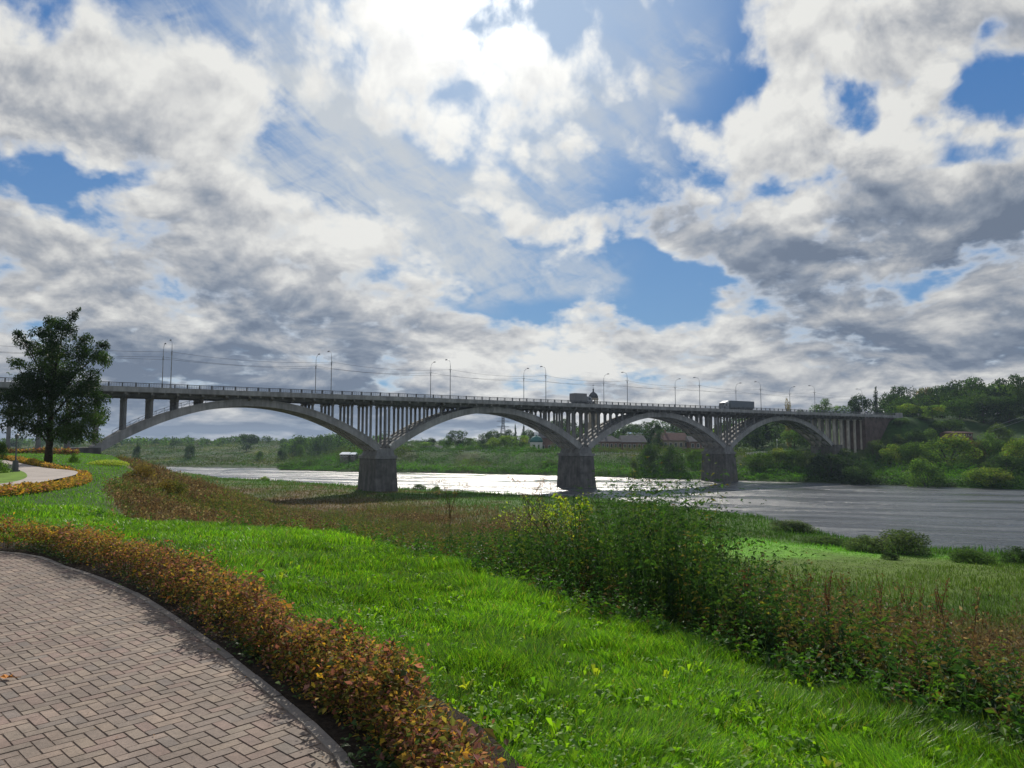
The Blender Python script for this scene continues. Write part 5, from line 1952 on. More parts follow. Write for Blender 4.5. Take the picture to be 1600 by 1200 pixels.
def big_tree():
    """the birch-like tree on the lawn at the left"""
    X, Y, _ = at(76, 700, 54.0)
    g = h1(X, Y)
    rng = np.random.default_rng(77)
    px = Y / F
    root = empty('birch_tree', (X, Y, g), 0, 'big dark green tree with an open ragged crown standing on the lawn at the left', 'tree')

    def L(a, b, rx, rz, ry=None):
        """lobe at a photograph pixel offset, sizes in pixels"""
        ry = ry or rx
        return ((a - 76) * px, (rng.random() - .5) * 2.2, (722 - b) * px, rx * px, ry * px, rz * px)
    lob = [L(97, 490, 9, 12), L(66, 500, 9, 12), L(90, 508, 20, 14), L(62, 522, 20, 14), L(110, 515, 12, 12), L(36, 532, 18, 13), L(52, 545, 28, 18), L(90, 538, 30, 22),
           L(125, 530, 18, 14), L(146, 535, 11, 10), L(118, 552, 30, 18), L(150, 558, 17, 12), L(166, 562, 9, 16), L(18, 566, 18, 10), L(4, 575, 12, 9), L(40, 570, 20, 12),
           L(80, 570, 34, 24), L(72, 600, 42, 26), L(30, 592, 22, 14), L(110, 585, 34, 22), L(142, 590, 16, 18), L(120, 610, 38, 22), L(154, 622, 18, 14), L(40, 622, 34, 18), L(76, 640, 44, 26),
           L(120, 645, 40, 24), L(155, 655, 18, 16), L(24, 645, 24, 14), L(50, 668, 34, 16), L(92, 672, 38, 18), L(130, 675, 34, 18), L(160, 680, 12, 12), L(10, 615, 16, 10), L(28, 520, 8, 6), L(104, 478, 4, 6)]
    cols, wts = [(.018, .036, .014), (.026, .050, .016), (.040, .070, .020), (.07, .10, .02)], (3, 4, 2, .3)
    crown_mesh('crown', lob, 50000, .135, cols, wts, 5, M['leaf_tree'], root, gap=.39, gs=1.25, shell=.42, aspect=.62, up=.2, lobevar=.2, droop=.35)
    segs = [([(0, 0, -.2), (.05, 0, 1.5), (0, .05, 4), (.2, 0, 7), (.7, 0, 10.2)], [.30, .22, .17, .10, .03])]
    for a, b, h0 in ((36, 532, 4.5), (146, 545, 4.5), (18, 566, 3.2), (160, 565, 3.4), (30, 620, 1.9), (145, 625, 2.0), (66, 505, 6.5), (120, 655, 1.4), (35, 655, 1.3)):
        e = Vector(((a - 76) * px, (rng.random() - .5) * 2, (722 - b) * px)); s = Vector((.05, 0, h0))
        mid = s.lerp(e, .5) + Vector((0, 0, .35))
        segs.append(([s, mid, e], [.08, .05, .015]))
    limb_mesh('trunk', segs, M['bark'], root)


big_tree()


def clump_field(name, label, n, lo, hi, xr, size, hgt, seed, cat, colf, lump=.12):
    """uneven ground cover of leaf clumps over a far slope, sown along the water edge"""
    rng = np.random.default_rng(seed)
    Pf = np.array(FAR, float); sl = np.hypot(*np.diff(Pf, axis=0).T)
    mid = (Pf[:-1, 0] + Pf[1:, 0]) / 2
    k = rng.choice(len(sl), n, p=(sl * (mid > xr[0] - 60) * (mid < xr[1] + 80)) / (sl * (mid > xr[0] - 60) * (mid < xr[1] + 80)).sum())
    u = rng.random(n); d = lo + (hi - lo) * rng.random(n) * 1.1
    e = (Pf[k + 1] - Pf[k]) / sl[k][:, None]
    x = Pf[k, 0] + (Pf[k + 1, 0] - Pf[k, 0]) * u + e[:, 1] * d
    y = Pf[k, 1] + (Pf[k + 1, 1] - Pf[k, 1]) * u - e[:, 0] * d
    df, sf = poly_dist(x, y, FAR)
    ok = (sf < 0) & (df > lo) & (df < hi) & (x > xr[0]) & (x < xr[1])
    x, y = x[ok], y[ok]; n = len(x)
    lp = fbm(x * lump, y * lump, 3); lp2 = vnoise(x * lump * 4, y * lump * 4)
    hh = hgt * (np.clip(lp - .32, 0, 1) * 2.2 + .12) * (.4 + .9 * lp2)
    z = H(x, y) + hh * rng.random(n) ** .5
    s = size * (.6 + .8 * rng.random(n))
    V, L = leaf_quads(np.stack([x, y, z], 1), s, s * .7, rng, .8)
    c = jitter(colf(x, y) * (.75 + .6 * lp2)[:, None], n, rng, .25, .08)
    o = np_mesh(name, V, L, 4, M['leaf_far'], None, np.repeat(c, 4, axis=0))
    tag(o, kind='stuff', label=label, cat=cat)


clump_field('bank_undergrowth', 'green undergrowth covering the far embankment down to the water', 190000, .4, 50, (-110, 230), .40, 4.0, 41, 'undergrowth',
            lambda x, y: ground_color(x, y) * (.55 + 1.1 * fbm(x * .09 + 2, y * .09, 3))[:, None], .16)
clump_field('reed_fringe', 'bright low bushes and reeds in a strip along the far water edge', 60000, .2, 8, (-110, 230), .38, 2.2, 42, 'reeds',
            lambda x, y: lerp(np.tile(BRIGHT * 1.0, (len(x), 1)), GREEN * .6, S(fbm(x * .15, y * .15, 2), .45, .6)), .22)
clump_field('meadow_scrub', 'patchy low scrub on the far meadow slope at the left', 90000, 1, 300, (-420, -95), .75, 3.2, 43, 'scrub',
            lambda x, y: ground_color(x, y) * 1.1, .045)


def wood(name, label, spots, kinds, seed, faces=260, size=.11):
    """a wood that reads as one mass"""
    rng = np.random.default_rng(seed)
    b = Bag()
    for (x, y, h, w) in spots:
        g = h1(x, y)
        lob = lobes_round(rng, 9) if rng.random() < .7 else lobes_tall(rng, 9)
        P, i = lobes_points(lob, faces, rng, .22, .28, 7.0, .3)
        kind = kinds[int(rng.integers(len(kinds)))]
        c = jitter(pick(*KC[kind], len(lob), rng)[i], faces, rng, .3, .08)
        s = np.full(faces, 1.0) * (.6 + .8 * rng.random(faces))
        Q = P * np.array([w, w, h]) + np.array([x, y, g - .5])
        V, L = leaf_quads(Q, s * size * w * .8, s * size * w * .6, rng, .3)
        b.put(V, L, 4, np.repeat(c, 4, axis=0))
    o = b.build(name, M['leaf_far'])
    tag(o, kind='stuff', label=label, cat='woodland')


def woods():
    rng = np.random.default_rng(51)
    sp = []
    # horizon belt at the left
    for k in range(210):
        px = -60 + 560 * rng.random(); Y = 600 + 160 * rng.random()
        X, _, _ = at(px, 690, Y)
        top = 686 - 4 * rng.random() - (3 if 350 < px < 430 else 0)
        h = max(at(px, top, Y)[2] - h1(X, Y), 3.5)
        sp.append((X, Y, h, h * 1.3))
    wood('horizon_wood', 'low dark belt of trees on the horizon at the left', sp, ['dark', 'dark', 'green'], 52, 110, .16)
    sp = []
    for k in range(120):
        px = 440 + 165 * rng.random(); Y = 430 + 110 * rng.random()
        X, _, _ = at(px, 690, Y)
        top = 681 - 9 * vnoise(px * .06, 0.5) + (Y - 430) * .01 + (6 if px < 480 else 0)
        h = max(at(px, top, Y)[2] - h1(X, Y), 5) * (.75 + .3 * rng.random())
        sp.append((X, Y, h, h * .8))
    wood('river_wood', 'dark blue-green wood behind the bank left of the first pier', sp, ['dark', 'dark', 'green'], 53, 200, .12)
    sp = []
    for k in range(150):
        px = 600 + 260 * rng.random(); Y = 400 + 170 * rng.random()
        X, _, _ = at(px, 690, Y)
        h = max(at(px, 687 - 7 * vnoise(px * .05 + 3, .5), Y)[2] - h1(X, Y), 4) * (.75 + .3 * rng.random())
        sp.append((X, Y, h, h * .8))
    wood('town_wood', 'dark trees filling the slope behind the houses under the second arch', sp, ['dark', 'dark', 'green'], 54, 170, .12)
    sp = []
    for k in range(230):
        px = 850 + 480 * rng.random(); Y = (345 if px < 1125 else 296) + 120 * rng.random()
        X, _, _ = at(px, 690, Y)
        lim = 668 if px < 1120 else 656
        h = max(at(px, lim - 6 * vnoise(px * .05 + 3, .5), Y)[2] - h1(X, Y), 5) * (.8 + .25 * rng.random())
        sp.append((X, Y, h, h * .75))
    wood('park_wood', 'dark wood behind the brick building and under the fourth arch', sp, ['dark', 'dark', 'dark', 'green'], 55, 200, .12)
    sp = []
    for k in range(230):
        px = 1380 + 330 * rng.random(); Y = 300 + 120 * rng.random()
        X, _, _ = at(px, 690, Y)
        if local_bridge(X, Y)[1] ** 2 < 100 and local_bridge(X, Y)[0] < 320: continue
        lim = np.interp(px, (1380, 1430, 1500, 1600, 1700), (622, 618, 602, 600, 596))
        h = min(max(at(px, lim - 5 * vnoise(px * .05 + 3, .5), Y)[2] - h1(X, Y), 6), 26) * (.8 + .25 * rng.random())
        sp.append((X, Y, h, h * .62))
    wood('hill_wood', 'dark deciduous wood covering the hill at the right', sp, ['dark', 'dark', 'green'], 56, 240, .11)


woods()

# ------------------------------------------------------------------ buildings and small things on the far side
def place(px, Y, z=None):
    X, _, _ = at(px, 690, Y)
    return (X, Y, h1(X, Y) if z is None else z)


def windows(root, xs, z0, z1, w, y, mat_g, mat_f, arched=False):
    """openings in the wall at local y (facing the camera, -y)"""
    for x in xs:
        m = MB(); m.box(x - w / 2 - .12, x + w / 2 + .12, y - .06, y - .005, z0 - .12, z1 + .12)
        f = m.build('window', mat_f, root)
        m = MB(); m.box(x - w / 2, x + w / 2, y - .075, y - .061, z0, z1)
        m.build('pane', mat_g, f)


def bell_tower():
    Y = 355.0
    X, _, zt = at(927, 612, Y)
    g = h1(X, Y)
    Ht = zt - g                                  # to the top of the dome
    r = empty('bell_tower', (X, Y, g), -.1, 'slim stone bell tower with a domed open belfry showing above the bridge railing', 'tower')
    w = 2.9; b0 = Ht - 8.2
    m = MB(); m.box(-w, w, -w, w, -1, b0 - 7.0); m.box(-w + .4, w - .4, -w + .4, w - .4, b0 - 7, b0 - .4); m.box(-w - .2, w + .2, -w - .2, w + .2, b0 - 7.3, b0 - 6.8); m.box(-w, w, -w, w, b0 - .4, b0)
    m.build('shaft', M['plaster'], r)
    windows(r, (0,), b0 - 5.6, b0 - 2.4, 1.3, -w + .4, M['glass'], M['plaster_white']); windows(r, (0,), b0 - 13, b0 - 10, 1.2, -w, M['glass'], M['plaster_white'])
    m = MB(); rr = 1.95
    for k in range(8):
        a = math.pi / 8 + k * math.pi / 4
        c, s = math.cos(a), math.sin(a)
        m.tube([(rr * c, rr * s, b0), (rr * c, rr * s, b0 + 4.6)], .42, 6)
    m.lathe([(2.5, b0 + 4.3), (2.5, b0 + 4.9), (2.3, b0 + 5.1)], 0, 0, 16); m.lathe([(2.4, b0), (2.4, b0 + .5)], 0, 0, 16)
    m.build('belfry', M['plaster'], r)
    m = MB(); m.lathe([(2.35, b0 + 5.0), (2.3, b0 + 5.9), (1.9, b0 + 6.8), (1.2, b0 + 7.6), (.4, b0 + 8.1), (.32, b0 + 9.0), (.45, b0 + 9.3), (.1, b0 + 9.8)], 0, 0, 16)
    m.build('dome', M['roof_grey'], r, smooth=True)
    m = MB(); m.tube([(0, 0, b0 + 9.7), (0, 0, b0 + 12.4)], [.09, .03], 5); m.box(-.5, .5, -.05, .05, b0 + 11.2, b0 + 11.35); m.build('spire', M['iron'], r)
    m = MB(); m.lathe([(.75, b0 + 2.0), (.6, b0 + 2.4), (.42, b0 + 3.1), (.2, b0 + 3.3)], 0, 0, 12); m.build('bell', M['iron'], r)


def chapel():
    Y = 345.0
    X, _, _ = at(838, 690, Y); g = at(838, 712, Y)[2]
    r = empty('chapel', (X, Y, g), 0, 'small chapel with a teal green dome and cross beneath the second arch', 'chapel')
    zd = at(838, 691, Y)[2] - g; zt = at(838, 681, Y)[2] - g
    m = MB(); m.lathe([(2.9, -3), (2.9, zd)], 0, 0, 20); m.lathe([(3.1, zd - .4), (3.1, zd)], 0, 0, 20); m.build('drum', M['plaster_white'], r)
    windows(r, (-1.0, 1.0), zd - 3.2, zd - 1.2, .7, -2.75, M['glass'], M['plaster'])
    m = MB(); m.lathe([(3.15, zd + .01), (3.0, zd + .9), (2.5, zd + 1.9), (1.6, zd + 2.7), (.5, zt), (.3, zt + .5)], 0, 0, 20); m.build('dome', M['roof_green'], r, smooth=True)
    m = MB(); m.tube([(0, 0, zt + .4), (0, 0, zt + 3.0)], .09, 5); m.box(-.6, .6, -.05, .05, zt + 2.0, zt + 2.16); m.build('cross', M['white'], r)
    # church hall behind, ochre brick with a pale tower-like stub
    X, _, _ = at(872, 690, 352); g = at(872, 716, 352)[2]
    r = empty('church', (X, 352, g), 0, 'pinkish brick church hall just right of the teal green dome', 'church')
    w = 30 * 352 / F; zt = at(872, 684, 352)[2] - g
    m = MB(); m.box(-w, w, -4, 4, -3, zt); m.box(-w - .2, w + .2, -4.2, 4.2, zt - .6, zt - .2); m.build('wall', M['redbrick'], r)
    m = MB(); m.gable(-w, w, -4, 4, zt + .01, zt + 2.6, .4); m.build('roof', M['roof_grey'], r)
    windows(r, [-w + 1.8 + k * 3.1 for k in range(6)], 3.2, 6.2, 1.1, -4, M['glass'], M['plaster_white'])
    m = MB(); m.box(-w - 2.2, -w - .4, -4.4, -2.4, -3, zt + 1.4); m.gable(-w - 2.2, -w - .4, -4.4, -2.4, zt + 1.41, zt + 2.6, .15); m.build('corner_turret', M['plaster_white'], r)


def long_hall(px0, px1, ytop, yeave, ybase, Y, wallm, roofm, label, nwin, name='brick_building', hip=0.0, depth=12):
    X0, _, _ = at(px0, 690, Y); X1, _, _ = at(px1, 690, Y)
    g = at(px0, ybase, Y)[2]; ze = at(px0, yeave, Y)[2] - g; zr = at(px0, ytop, Y)[2] - g
    L = X1 - X0
    r = empty(name, (X0, Y, g), 0, label, 'building')
    m = MB(); m.box(0, L, 0, depth, -4, ze); m.box(-.15, L + .15, -.12, depth + .15, ze - .4, ze - .1); m.build('wall', wallm, r)
    m = MB()
    h = hip
    m.add([(-.4, -.5, ze), (L + .4, -.5, ze), (L + .4, depth + .5, ze), (-.4, depth + .5, ze), (h, depth / 2, zr), (L - h, depth / 2, zr)],
          [(0, 3, 2, 1), (0, 1, 5, 4), (2, 3, 4, 5), (0, 4, 3), (1, 2, 5)])
    rf = m.build('roof', roofm, r)
    if L > 12:
        m = MB(); m.box(L * .3, L * .3 + .9, depth / 2 - .4, depth / 2 + .4, zr - .5, zr + 1.2); m.build('chimney', M['redbrick'], rf)
    if nwin:
        hh = ze
        windows(r, [L * (k + .5) / nwin for k in range(nwin)], hh * .42, hh * .78, min(1.1, L / nwin * .45), 0, M['glass'], M['plaster_white'])
    return r


def buildings():
    bell_tower(); chapel()
    long_hall(926, 972, 681, 690, 706, 318, M['redbrick'], M['roof_grey'], 'left wing of the long brick building with a hipped grey roof, behind the second pier', 7, hip=3.5)
    long_hall(972.6, 1010, 680, 691, 706, 316, M['redbrick'], M['roof_grey'], 'right wing of the long brick building, left of the big dark bush', 5, depth=14)
    long_hall(1028, 1076, 676, 688, 706, 312, M['plaster'], M['roof_red'], 'brown-roofed ochre building behind the big domed bush', 6, depth=13)
    long_hall(1078, 1112, 681, 690, 706, 306, M['redbrick'], M['roof_grey'], 'low brick outbuilding just left of the third pier', 4)
    long_hall(983, 1003, 675.5, 677.5, 690, 352, M['plaster_white'], M['roof_metal'], 'small shed with a glaring tin roof above the long brick building', 2, 'shed', depth=9)
    long_hall(1030, 1054, 674, 676, 690, 350, M['plaster_white'], M['roof_metal'], 'shed with a glaring tin roof under the crown of the third arch', 2, 'shed', depth=8)
    long_hall(532, 545, 706.5, 710, 715, 322, M['wood_grey'], M['roof_metal'], 'white house with a glaring tin roof on the far bank left of the first pier', 3, 'house', depth=7)
    long_hall(548, 555, 707, 710, 715, 322, M['wood_grey'], M['roof_metal'], 'smaller white house with a glaring roof right beside the first pier', 1, 'house', depth=6)
    long_hall(634, 652, 701, 704, 711, 350, M['wood_grey'], M['roof_grey'], 'grey timber house on the far bank right beside the first pier', 3, 'house', depth=8)
    long_hall(662, 690, 696, 701, 710, 356, M['plaster'], M['roof_grey'], 'dull grey-roofed house between the trees, left of the round dark tree', 4, 'house', depth=9)
    long_hall(696, 714, 700, 704, 711, 352, M['plaster_white'], M['roof_grey'], 'small pale house under the round dark tree', 3, 'house', depth=8)
    long_hall(722, 738, 700, 704, 710, 350, M['wood_grey'], M['roof_grey'], 'small grey timber house right of the round dark tree', 2, 'house', depth=8)
    long_hall(1489, 1520, 673.5, 676.5, 684, 268, M['redbrick'], M['roof_red'], 'low house with a red roof between the bushes on the right bank', 4, 'house', depth=8)
    # lattice pylon
    Y = 420.0
    X, _, _ = at(786, 690, Y); g = h1(X, Y); zt = at(786, 652, Y)[2] - g
    r = empty('power_pylon', (X, Y, g), .3, 'steel lattice power pylon rising above the trees under the second arch', 'pylon')
    m = MB()

    def half(z): return 2.6 - 2.0 * min(z / (zt * .75), 1.0)
    n = 12
    for sx in (-1, 1):
        for sy in (-1, 1):
            m.tube([(sx * half(z), sy * half(z), z) for z in [zt * k / n for k in range(n + 1)]], .11, 4)
    for k in range(n):
        a, b = zt * k / n, zt * (k + 1) / n
        for s in (-1, 1):
            m.tube([(-half(a), s * half(a), a), (half(b), s * half(b), b)], .06, 4); m.tube([(half(a), s * half(a), a), (-half(b), s * half(b), b)], .06, 4)
            m.tube([(s * half(a), -half(a), a), (s * half(b), half(b), b)], .06, 4); m.tube([(s * half(a), half(a), a), (s * half(b), -half(b), b)], .06, 4)
    m.build('lattice', M['iron'], r)
    for z in (zt * .68, zt * .86):
        m = MB(); m.tube([(-3.8, 0, z + .2), (0, 0, z + .5), (3.8, 0, z + .2)], [.07, .13, .07], 4); m.tube([(-3.8, 0, z + .2), (-.5, 0, z - .4)], .05, 4); m.tube([(3.8, 0, z + .2), (.5, 0, z - .4)], .05, 4)
        m.build('crossarm', M['iron'], r)
    # promenade fence and posts on the far embankment
    def fence(px0, px1, Yf, ya, label, n, hgt=1.1, mat=M['white']):
        A = at(px0, ya, Yf); B_ = at(px1, ya, Yf)
        r = empty('fence', A, 0, label, 'fence')
        for k in range(n + 1):
            u = k / n; x = (B_[0] - A[0]) * u; zz = h1(A[0] + x, Yf) - A[2]
            m = MB(); m.box(x - .10, x + .10, -.1, .1, zz - .3, zz + hgt); m.build('post', mat, r)
        m = MB()
        pts = [((B_[0] - A[0]) * k / n, 0, h1(A[0] + (B_[0] - A[0]) * k / n, Yf) - A[2] + hgt * .7) for k in range(n + 1)]
        m.tube(pts, .05, 4); m.tube([(a, b, c - .4) for a, b, c in pts], .05, 4); m.build('rail', mat, r)
    fence(622, 740, 333, 707, 'white posted railing along the far promenade right of the first pier', 34)
    fence(742, 832, 328, 707, 'white posted railing along the far promenade in front of the yellow-green trees', 26)
    fence(1165, 1262, 262, 697, 'pale picket fence under the fourth arch', 40, 1.3, M['plaster_white'])
    fence(930, 1000, 292, 705, 'pale low railing in front of the long brick building', 22, .8, M['plaster_white'])
    # lamp post under the fourth arch
    x, y, z = place(1214, 268)
    r = empty('lamp_post', (x, y, z), 0, 'white lamp post standing by the picket fence under the fourth arch', 'lamp post')
    m = MB(); m.tube([(0, 0, -.3), (0, 0, 5.2)], [.10, .06], 6); m.build('pole', M['white'], r)
    m = MB(); m.lathe([(.08, 5.2), (.26, 5.4), (.28, 5.7), (.1, 5.9)], 0, 0, 10); m.build('lantern', M['white'], r)
    # park lamp on the left island: dark pedestal and thin pole
    x, y, z = place(26, 38.5)
    r = empty('park_lamp', (x, y, PZ), 0, 'slender dark park lamp with a thick base on the grass island at the left', 'park lamp')
    m = MB(); m.tube([(0, 0, 0), (0, 0, .12)], .22, 10); m.tube([(0, 0, .12), (0, 0, .62)], [.16, .13], 10); m.build('base', M['iron'], r)
    m = MB(); m.tube([(0, 0, .62), (0, 0, 1.75)], [.04, .03], 8); m.build('pole', M['iron'], r)
    m = MB(); m.lathe([(.03, 1.75), (.08, 1.8), (.10, 1.95), (.02, 2.02)], 0, 0, 10); m.build('lantern', M['iron'], r)
    # overhead wires at the right
    for k, (dz, lab) in enumerate(((0, 'upper thin wire crossing the slope at the right edge'), (-1.3, 'lower thin wire crossing the slope at the right edge'))):
        a = Vector(at(1548, 668, 258)); b = Vector(at(1660, 622, 250))
        m = MB(); m.tube([(0, 0, 0), tuple((b - a) * .5 + Vector((0, 0, -.8))), tuple(b - a)], .05, 4)
        o = m.build('wire', M['steel']); o.location = a + Vector((0, 0, dz)); tag(o, lab, 'wire')
    # yellow flower bed on the left lawn
    rng = np.random.default_rng(8)
    x, y, z = place(170, 60)
    n = 5000
    a = rng.random(n) * 6.283; rr = rng.random(n) ** .5
    P = np.stack([rr * np.cos(a) * 1.5, rr * np.sin(a) * 1.8, np.zeros(n)], 1)
    P[:, 2] = .45 * (1 - rr ** 2) ** .5 * rng.random(n) ** .4
    V, L = leaf_quads(P, .09, .06, rng, .8)
    c = jitter(pick([(.24, .30, .05), (.34, .34, .09), (.14, .20, .03)], (3, 2, 1), n, rng), n, rng, .2, .05)
    o = np_mesh('flower_bed', V, L, 4, M['leaf'], None, np.repeat(c, 4, axis=0)); o.location = (x, y, z)
    tag(o, 'low mound of pale yellow-green flowers on the lawn right of the big tree', 'flower bed')


buildings()


# ------------------------------------------------------------------ single plants that stand out of the weeds
ORD = 'first second third fourth fifth sixth seventh eighth ninth tenth eleventh twelfth thirteenth fourteenth fifteenth sixteenth seventeenth last'.split()


def standouts():
    rng = np.random.default_rng(91)
    # tall nettle stalks: (x in the photograph, y of the tip, distance)
    for k, (px, yt, Y, lab) in enumerate([
            (1008, 780, 11.5, 'leaning dark nettle stalk whose tip stands out against the river'), (1040, 812, 11.0, 'pair of dark nettle stalks right of the leaning one, left stalk'),
            (1052, 822, 10.8, 'pair of dark nettle stalks right of the leaning one, right stalk'), (1076, 848, 10.2, 'short whorled nettle stalk beside the two equal ones'),
            (1100, 812, 10.4, 'tall straight whorled nettle stalk right of the thicket'), (1138, 830, 10.0, 'last tall whorled nettle stalk on the right of the thicket'),
            (905, 775, 11.2, 'nettle stalk at the left side of the thicket below the yellow leaves'), (930, 782, 11.0, 'nettle stalk in the middle left of the thicket'),
            (955, 776, 11.3, 'highest nettle stalk in the middle of the thicket'), (980, 790, 11.0, 'nettle stalk just left of the leaning one'), (1022, 800, 11.2, 'nettle stalk just right of the leaning one'), (1064, 838, 10.5, 'low nettle stalk right of the two equal ones'), (1118, 846, 10.2, 'shorter nettle stalk between the two tall straight ones on the right'), (1160, 868, 9.8, 'lowest nettle stalk at the right end where the dock spikes begin')]):
        X, _, zt = at(px, yt, Y)
        g = h1(X, Y)
        hh = max(zt - g, .6)
        r = empty('nettle_plant', (X, Y, g), rng.random() * 6.28, lab, 'nettle', 'tall nettle stalks standing out of the thicket')
        nodes = 17
        lean = .08 + (.32 if k == 0 else .1 * rng.random())
        la = math.pi if k == 0 else rng.random() * 6.28
        r.rotation_euler = (0, 0, 0)
        pts = [(math.cos(la) * lean * hh * t * t, math.sin(la) * lean * hh * t * t, hh * t) for t in [q / 8 for q in range(9)]]
        m = MB(); m.tube(pts, [.010 - .006 * q / 8 for q in range(9)], 5); m.build('stem', M['stem'], r)
        b = Bag()
        t = np.repeat(np.linspace(.15, 1, nodes), 4) + rng.normal(size=nodes * 4) * .008
        Q = np.stack([math.cos(la) * lean * hh * t * t, math.sin(la) * lean * hh * t * t, hh * t], 1)
        ang = rng.random(len(t)) * 6.283
        A = np.stack([np.cos(ang), np.sin(ang), .2 + 0 * ang], 1)
        lf = .125 * (1 - .55 * t) * (.8 + .4 * rng.random(len(t)))
        V, L = leaf_quads(Q, lf, lf * .5, rng, .8, A, .55)
        c = jitter(pick([(.035, .080, .022), (.05, .10, .03)], (2, 1), len(t), rng), len(t), rng, .2, .05)
        b.put(V, L, 4, np.repeat(c, 4, axis=0)); b.build('leaves', M['leaf'], r)
    # rust-brown dock spikes above the brown weeds on the right
    for k in range(18):
        px = 1165 + 20 * k + 8 * rng.random(); yt = 872 + (px - 1165) * .10 + 22 * rng.random(); Y = 8.6 + 2.5 * rng.random()
        X, _, zt = at(px, yt, Y); g = h1(X, Y); hh = max(zt - g, .5)
        r = empty('dock_plant', (X, Y, g), 0, 'rust-brown dead dock spike above the brown weeds, %s of the row from the left' % ORD[k], 'dock plant', 'dock spikes above the brown weeds')
        ln = .12 * rng.normal()
        pts = [(ln * hh * t * t, 0, hh * t) for t in (0, .3, .6, .85, 1)]
        segs = [(pts, [.007, .006, .005, .004, .002])]
        Q = []
        for q in range(5):
            t0 = .55 + .08 * q; a = rng.random() * 6.28
            s = Vector((ln * hh * t0 * t0, 0, hh * t0)); e = s + Vector((.06 * math.cos(a), .06 * math.sin(a), .20 + .05 * rng.random()))
            segs.append(([s, e], [.004, .002]))
            for j in range(16): Q.append(tuple(s.lerp(e, rng.random()) + Vector(rng.normal(size=3) * .008)))
        for j in range(50):
            t0 = .6 + .42 * rng.random(); Q.append((ln * hh * t0 * t0 + rng.normal() * .010, rng.normal() * .010, hh * t0))
        limb_mesh('stalk', segs, M['stem'], r)
        Q = np.array(Q)
        V, L = leaf_quads(Q, .024, .014, rng, .3)
        np_mesh('seed_spike', V, L, 4, M['meadow'], r, jitter(np.array([.13, .060, .032]), len(V), rng, .25, .05))
    # young tree with bright yellow-green leaves arching over the weeds
    Y = 12.0
    X, _, z = at(900, 960, Y); g = h1(X, Y)
    r = empty('young_tree', (X, Y, g), 0, 'young tree with bright yellow-green leaves on arching twigs above the thicket', 'young tree')
    tips = [(772, 806), (800, 786), (815, 772), (838, 780), (862, 790), (880, 778), (905, 772), (915, 780), (845, 800), (790, 800), (890, 790), (870, 774)]
    segs = []; Q = []; W_ = []
    for a, b_ in tips:
        tx, _, tz = at(a, b_, Y)
        e = Vector((tx - X, (rng.random() - .5) * .8, tz - g)); s = Vector(((rng.random() - .5) * .1, 0, .4))
        md = s.lerp(e, .6) + Vector((0, 0, .18))
        segs.append(([s, md, e], [.012, .008, .003]))
        for q in range(48):
            u = .55 + .47 * rng.random()
            p = s.lerp(md, u / .6) if u < .6 else md.lerp(e, (u - .6) / .4)
            Q.append(tuple(p + Vector(rng.normal(size=3) * .045)))
            W_.append(1.6 if a > 850 else .9)
    segs.append(([Vector((0, 0, -.1)), Vector((0, 0, .45))], [.02, .015]))
    limb_mesh('branches', segs, M['stem'], r)
    Q = np.array(Q); n = len(Q)
    s = .055 * (.6 + .8 * rng.random(n)) * np.array(W_) * .85
    V, L = leaf_quads(Q, s, s * .5, rng, .6, droop=.2)
    c = jitter(pick([(.22, .28, .03), (.30, .33, .07), (.13, .20, .03)], (3, 2, 1.4), n, rng), n, rng, .2, .06)
    np_mesh('leaves', V, L, 4, M['broadleaf'], r, np.repeat(c, 4, axis=0))
    # dry umbel plants
    for px, yt, Y, lab in ((702, 748, 16.5, 'dry brown umbel plant standing alone against the river right of the first pier'), (826, 742, 14.0, 'taller dry umbel plant with wispy heads against the river left of the second pier'),
                           (852, 752, 13.5, 'dry umbel plant just right of the taller wispy one')):
        X, _, zt = at(px, yt, Y); g = h1(X, Y); hh = zt - g
        r = empty('dry_umbel', (X, Y, g), 0, lab, 'dry plant', 'dry umbel plants above the weeds')
        segs = [([Vector((0, 0, 0)), Vector((.03, 0, hh * .6)), Vector((0, 0, hh * .8))], [.009, .007, .005])]
        Q = []
        for k in range(9):
            a = rng.random() * 6.283; rr = .12 + .32 * rng.random()
            st = Vector((.02, 0, hh * (.55 + .25 * rng.random()))); e = Vector((rr * math.cos(a) * 1.2, rr * math.sin(a) * .5, hh * (.84 + .16 * rng.random())))
            segs.append(([st, st.lerp(e, .6) + Vector((0, 0, -.03)), e], [.005, .004, .002]))
            for q in range(26): Q.append(tuple(e + Vector((rng.normal() * .05, rng.normal() * .05, rng.normal() * .018))))
        limb_mesh('stalks', segs, M['stem'], r)
        Q = np.array(Q)
        V, L = leaf_quads(Q, .026, .016, rng, .3)
        np_mesh('seed_heads', V, L, 4, M['meadow'], r, jitter(np.array([.16, .10, .06]), len(V), rng, .2, .05))
    # a fallen leaf on the paving and one by the kerb
    for px, py, col, lab in ((10, 1060, (.45, .18, .03), 'fallen orange leaf lying on the paving at the left edge'), (392, 1012, (.42, .30, .24), 'pale fallen leaf lying by the kerb under the hedge')):
        X, Y = ground(px, py, PZ + .015)
        m = MB(); pts = []
        for k in range(12):
            a = k * math.pi / 6; rr = .05 if k % 2 == 0 else .032
            pts.append((rr * math.cos(a), rr * .8 * math.sin(a), .006 + .008 * (k % 3)))
        vs = [(0, 0, .002)] + pts
        m.add(vs, [(0, 1 + k, 1 + (k + 1) % 12) for k in range(12)]); m.tube([(.045, 0, .006), (.09, .012, .004)], .0018, 4)
        o = m.build('fallen_leaf', plain('dead_leaf', col, .8, .2)); o.location = (X, Y, PZ + .016 + (.02 if px > 300 else 0)); tag(o, lab, 'leaf')


standouts()


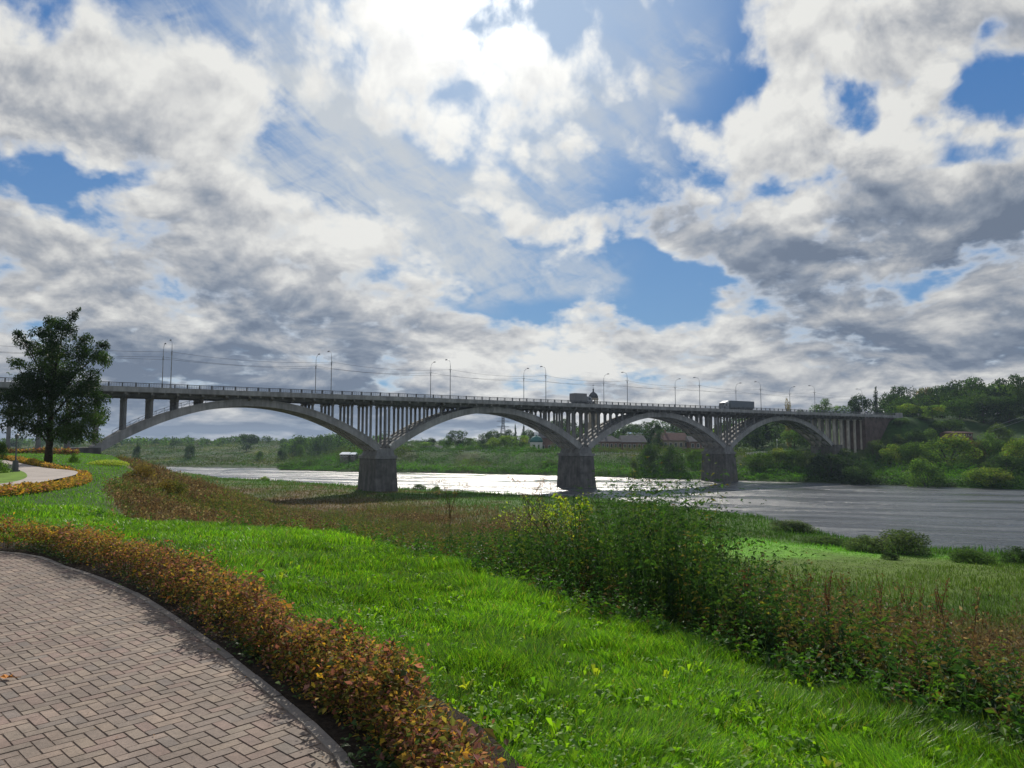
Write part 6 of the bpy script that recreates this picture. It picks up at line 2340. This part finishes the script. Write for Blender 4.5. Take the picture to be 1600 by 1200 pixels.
# ------------------------------------------------------------------ the slightly hazy air
def build_haze():
    mb = MB(); mb.box(-2600, 2600, -700, 2700, -3.0, 62.0)
    m = bpy.data.materials.new('hazy_air'); m.use_nodes = True
    w = NT(m.node_tree); w.n.clear()
    o = w.node('ShaderNodeOutputMaterial')
    v = w.node('ShaderNodeVolumePrincipled')
    v.inputs['Color'].default_value = (0.55, 0.70, 0.92, 1)
    v.inputs['Density'].default_value = 0.00010
    v.inputs['Anisotropy'].default_value = 0.35
    w.l.new(v.outputs[0], o.inputs['Volume'])
    tag(mb.build('haze', m), kind='stuff', label='thin bluish haze over the river valley', cat='haze')


build_haze()
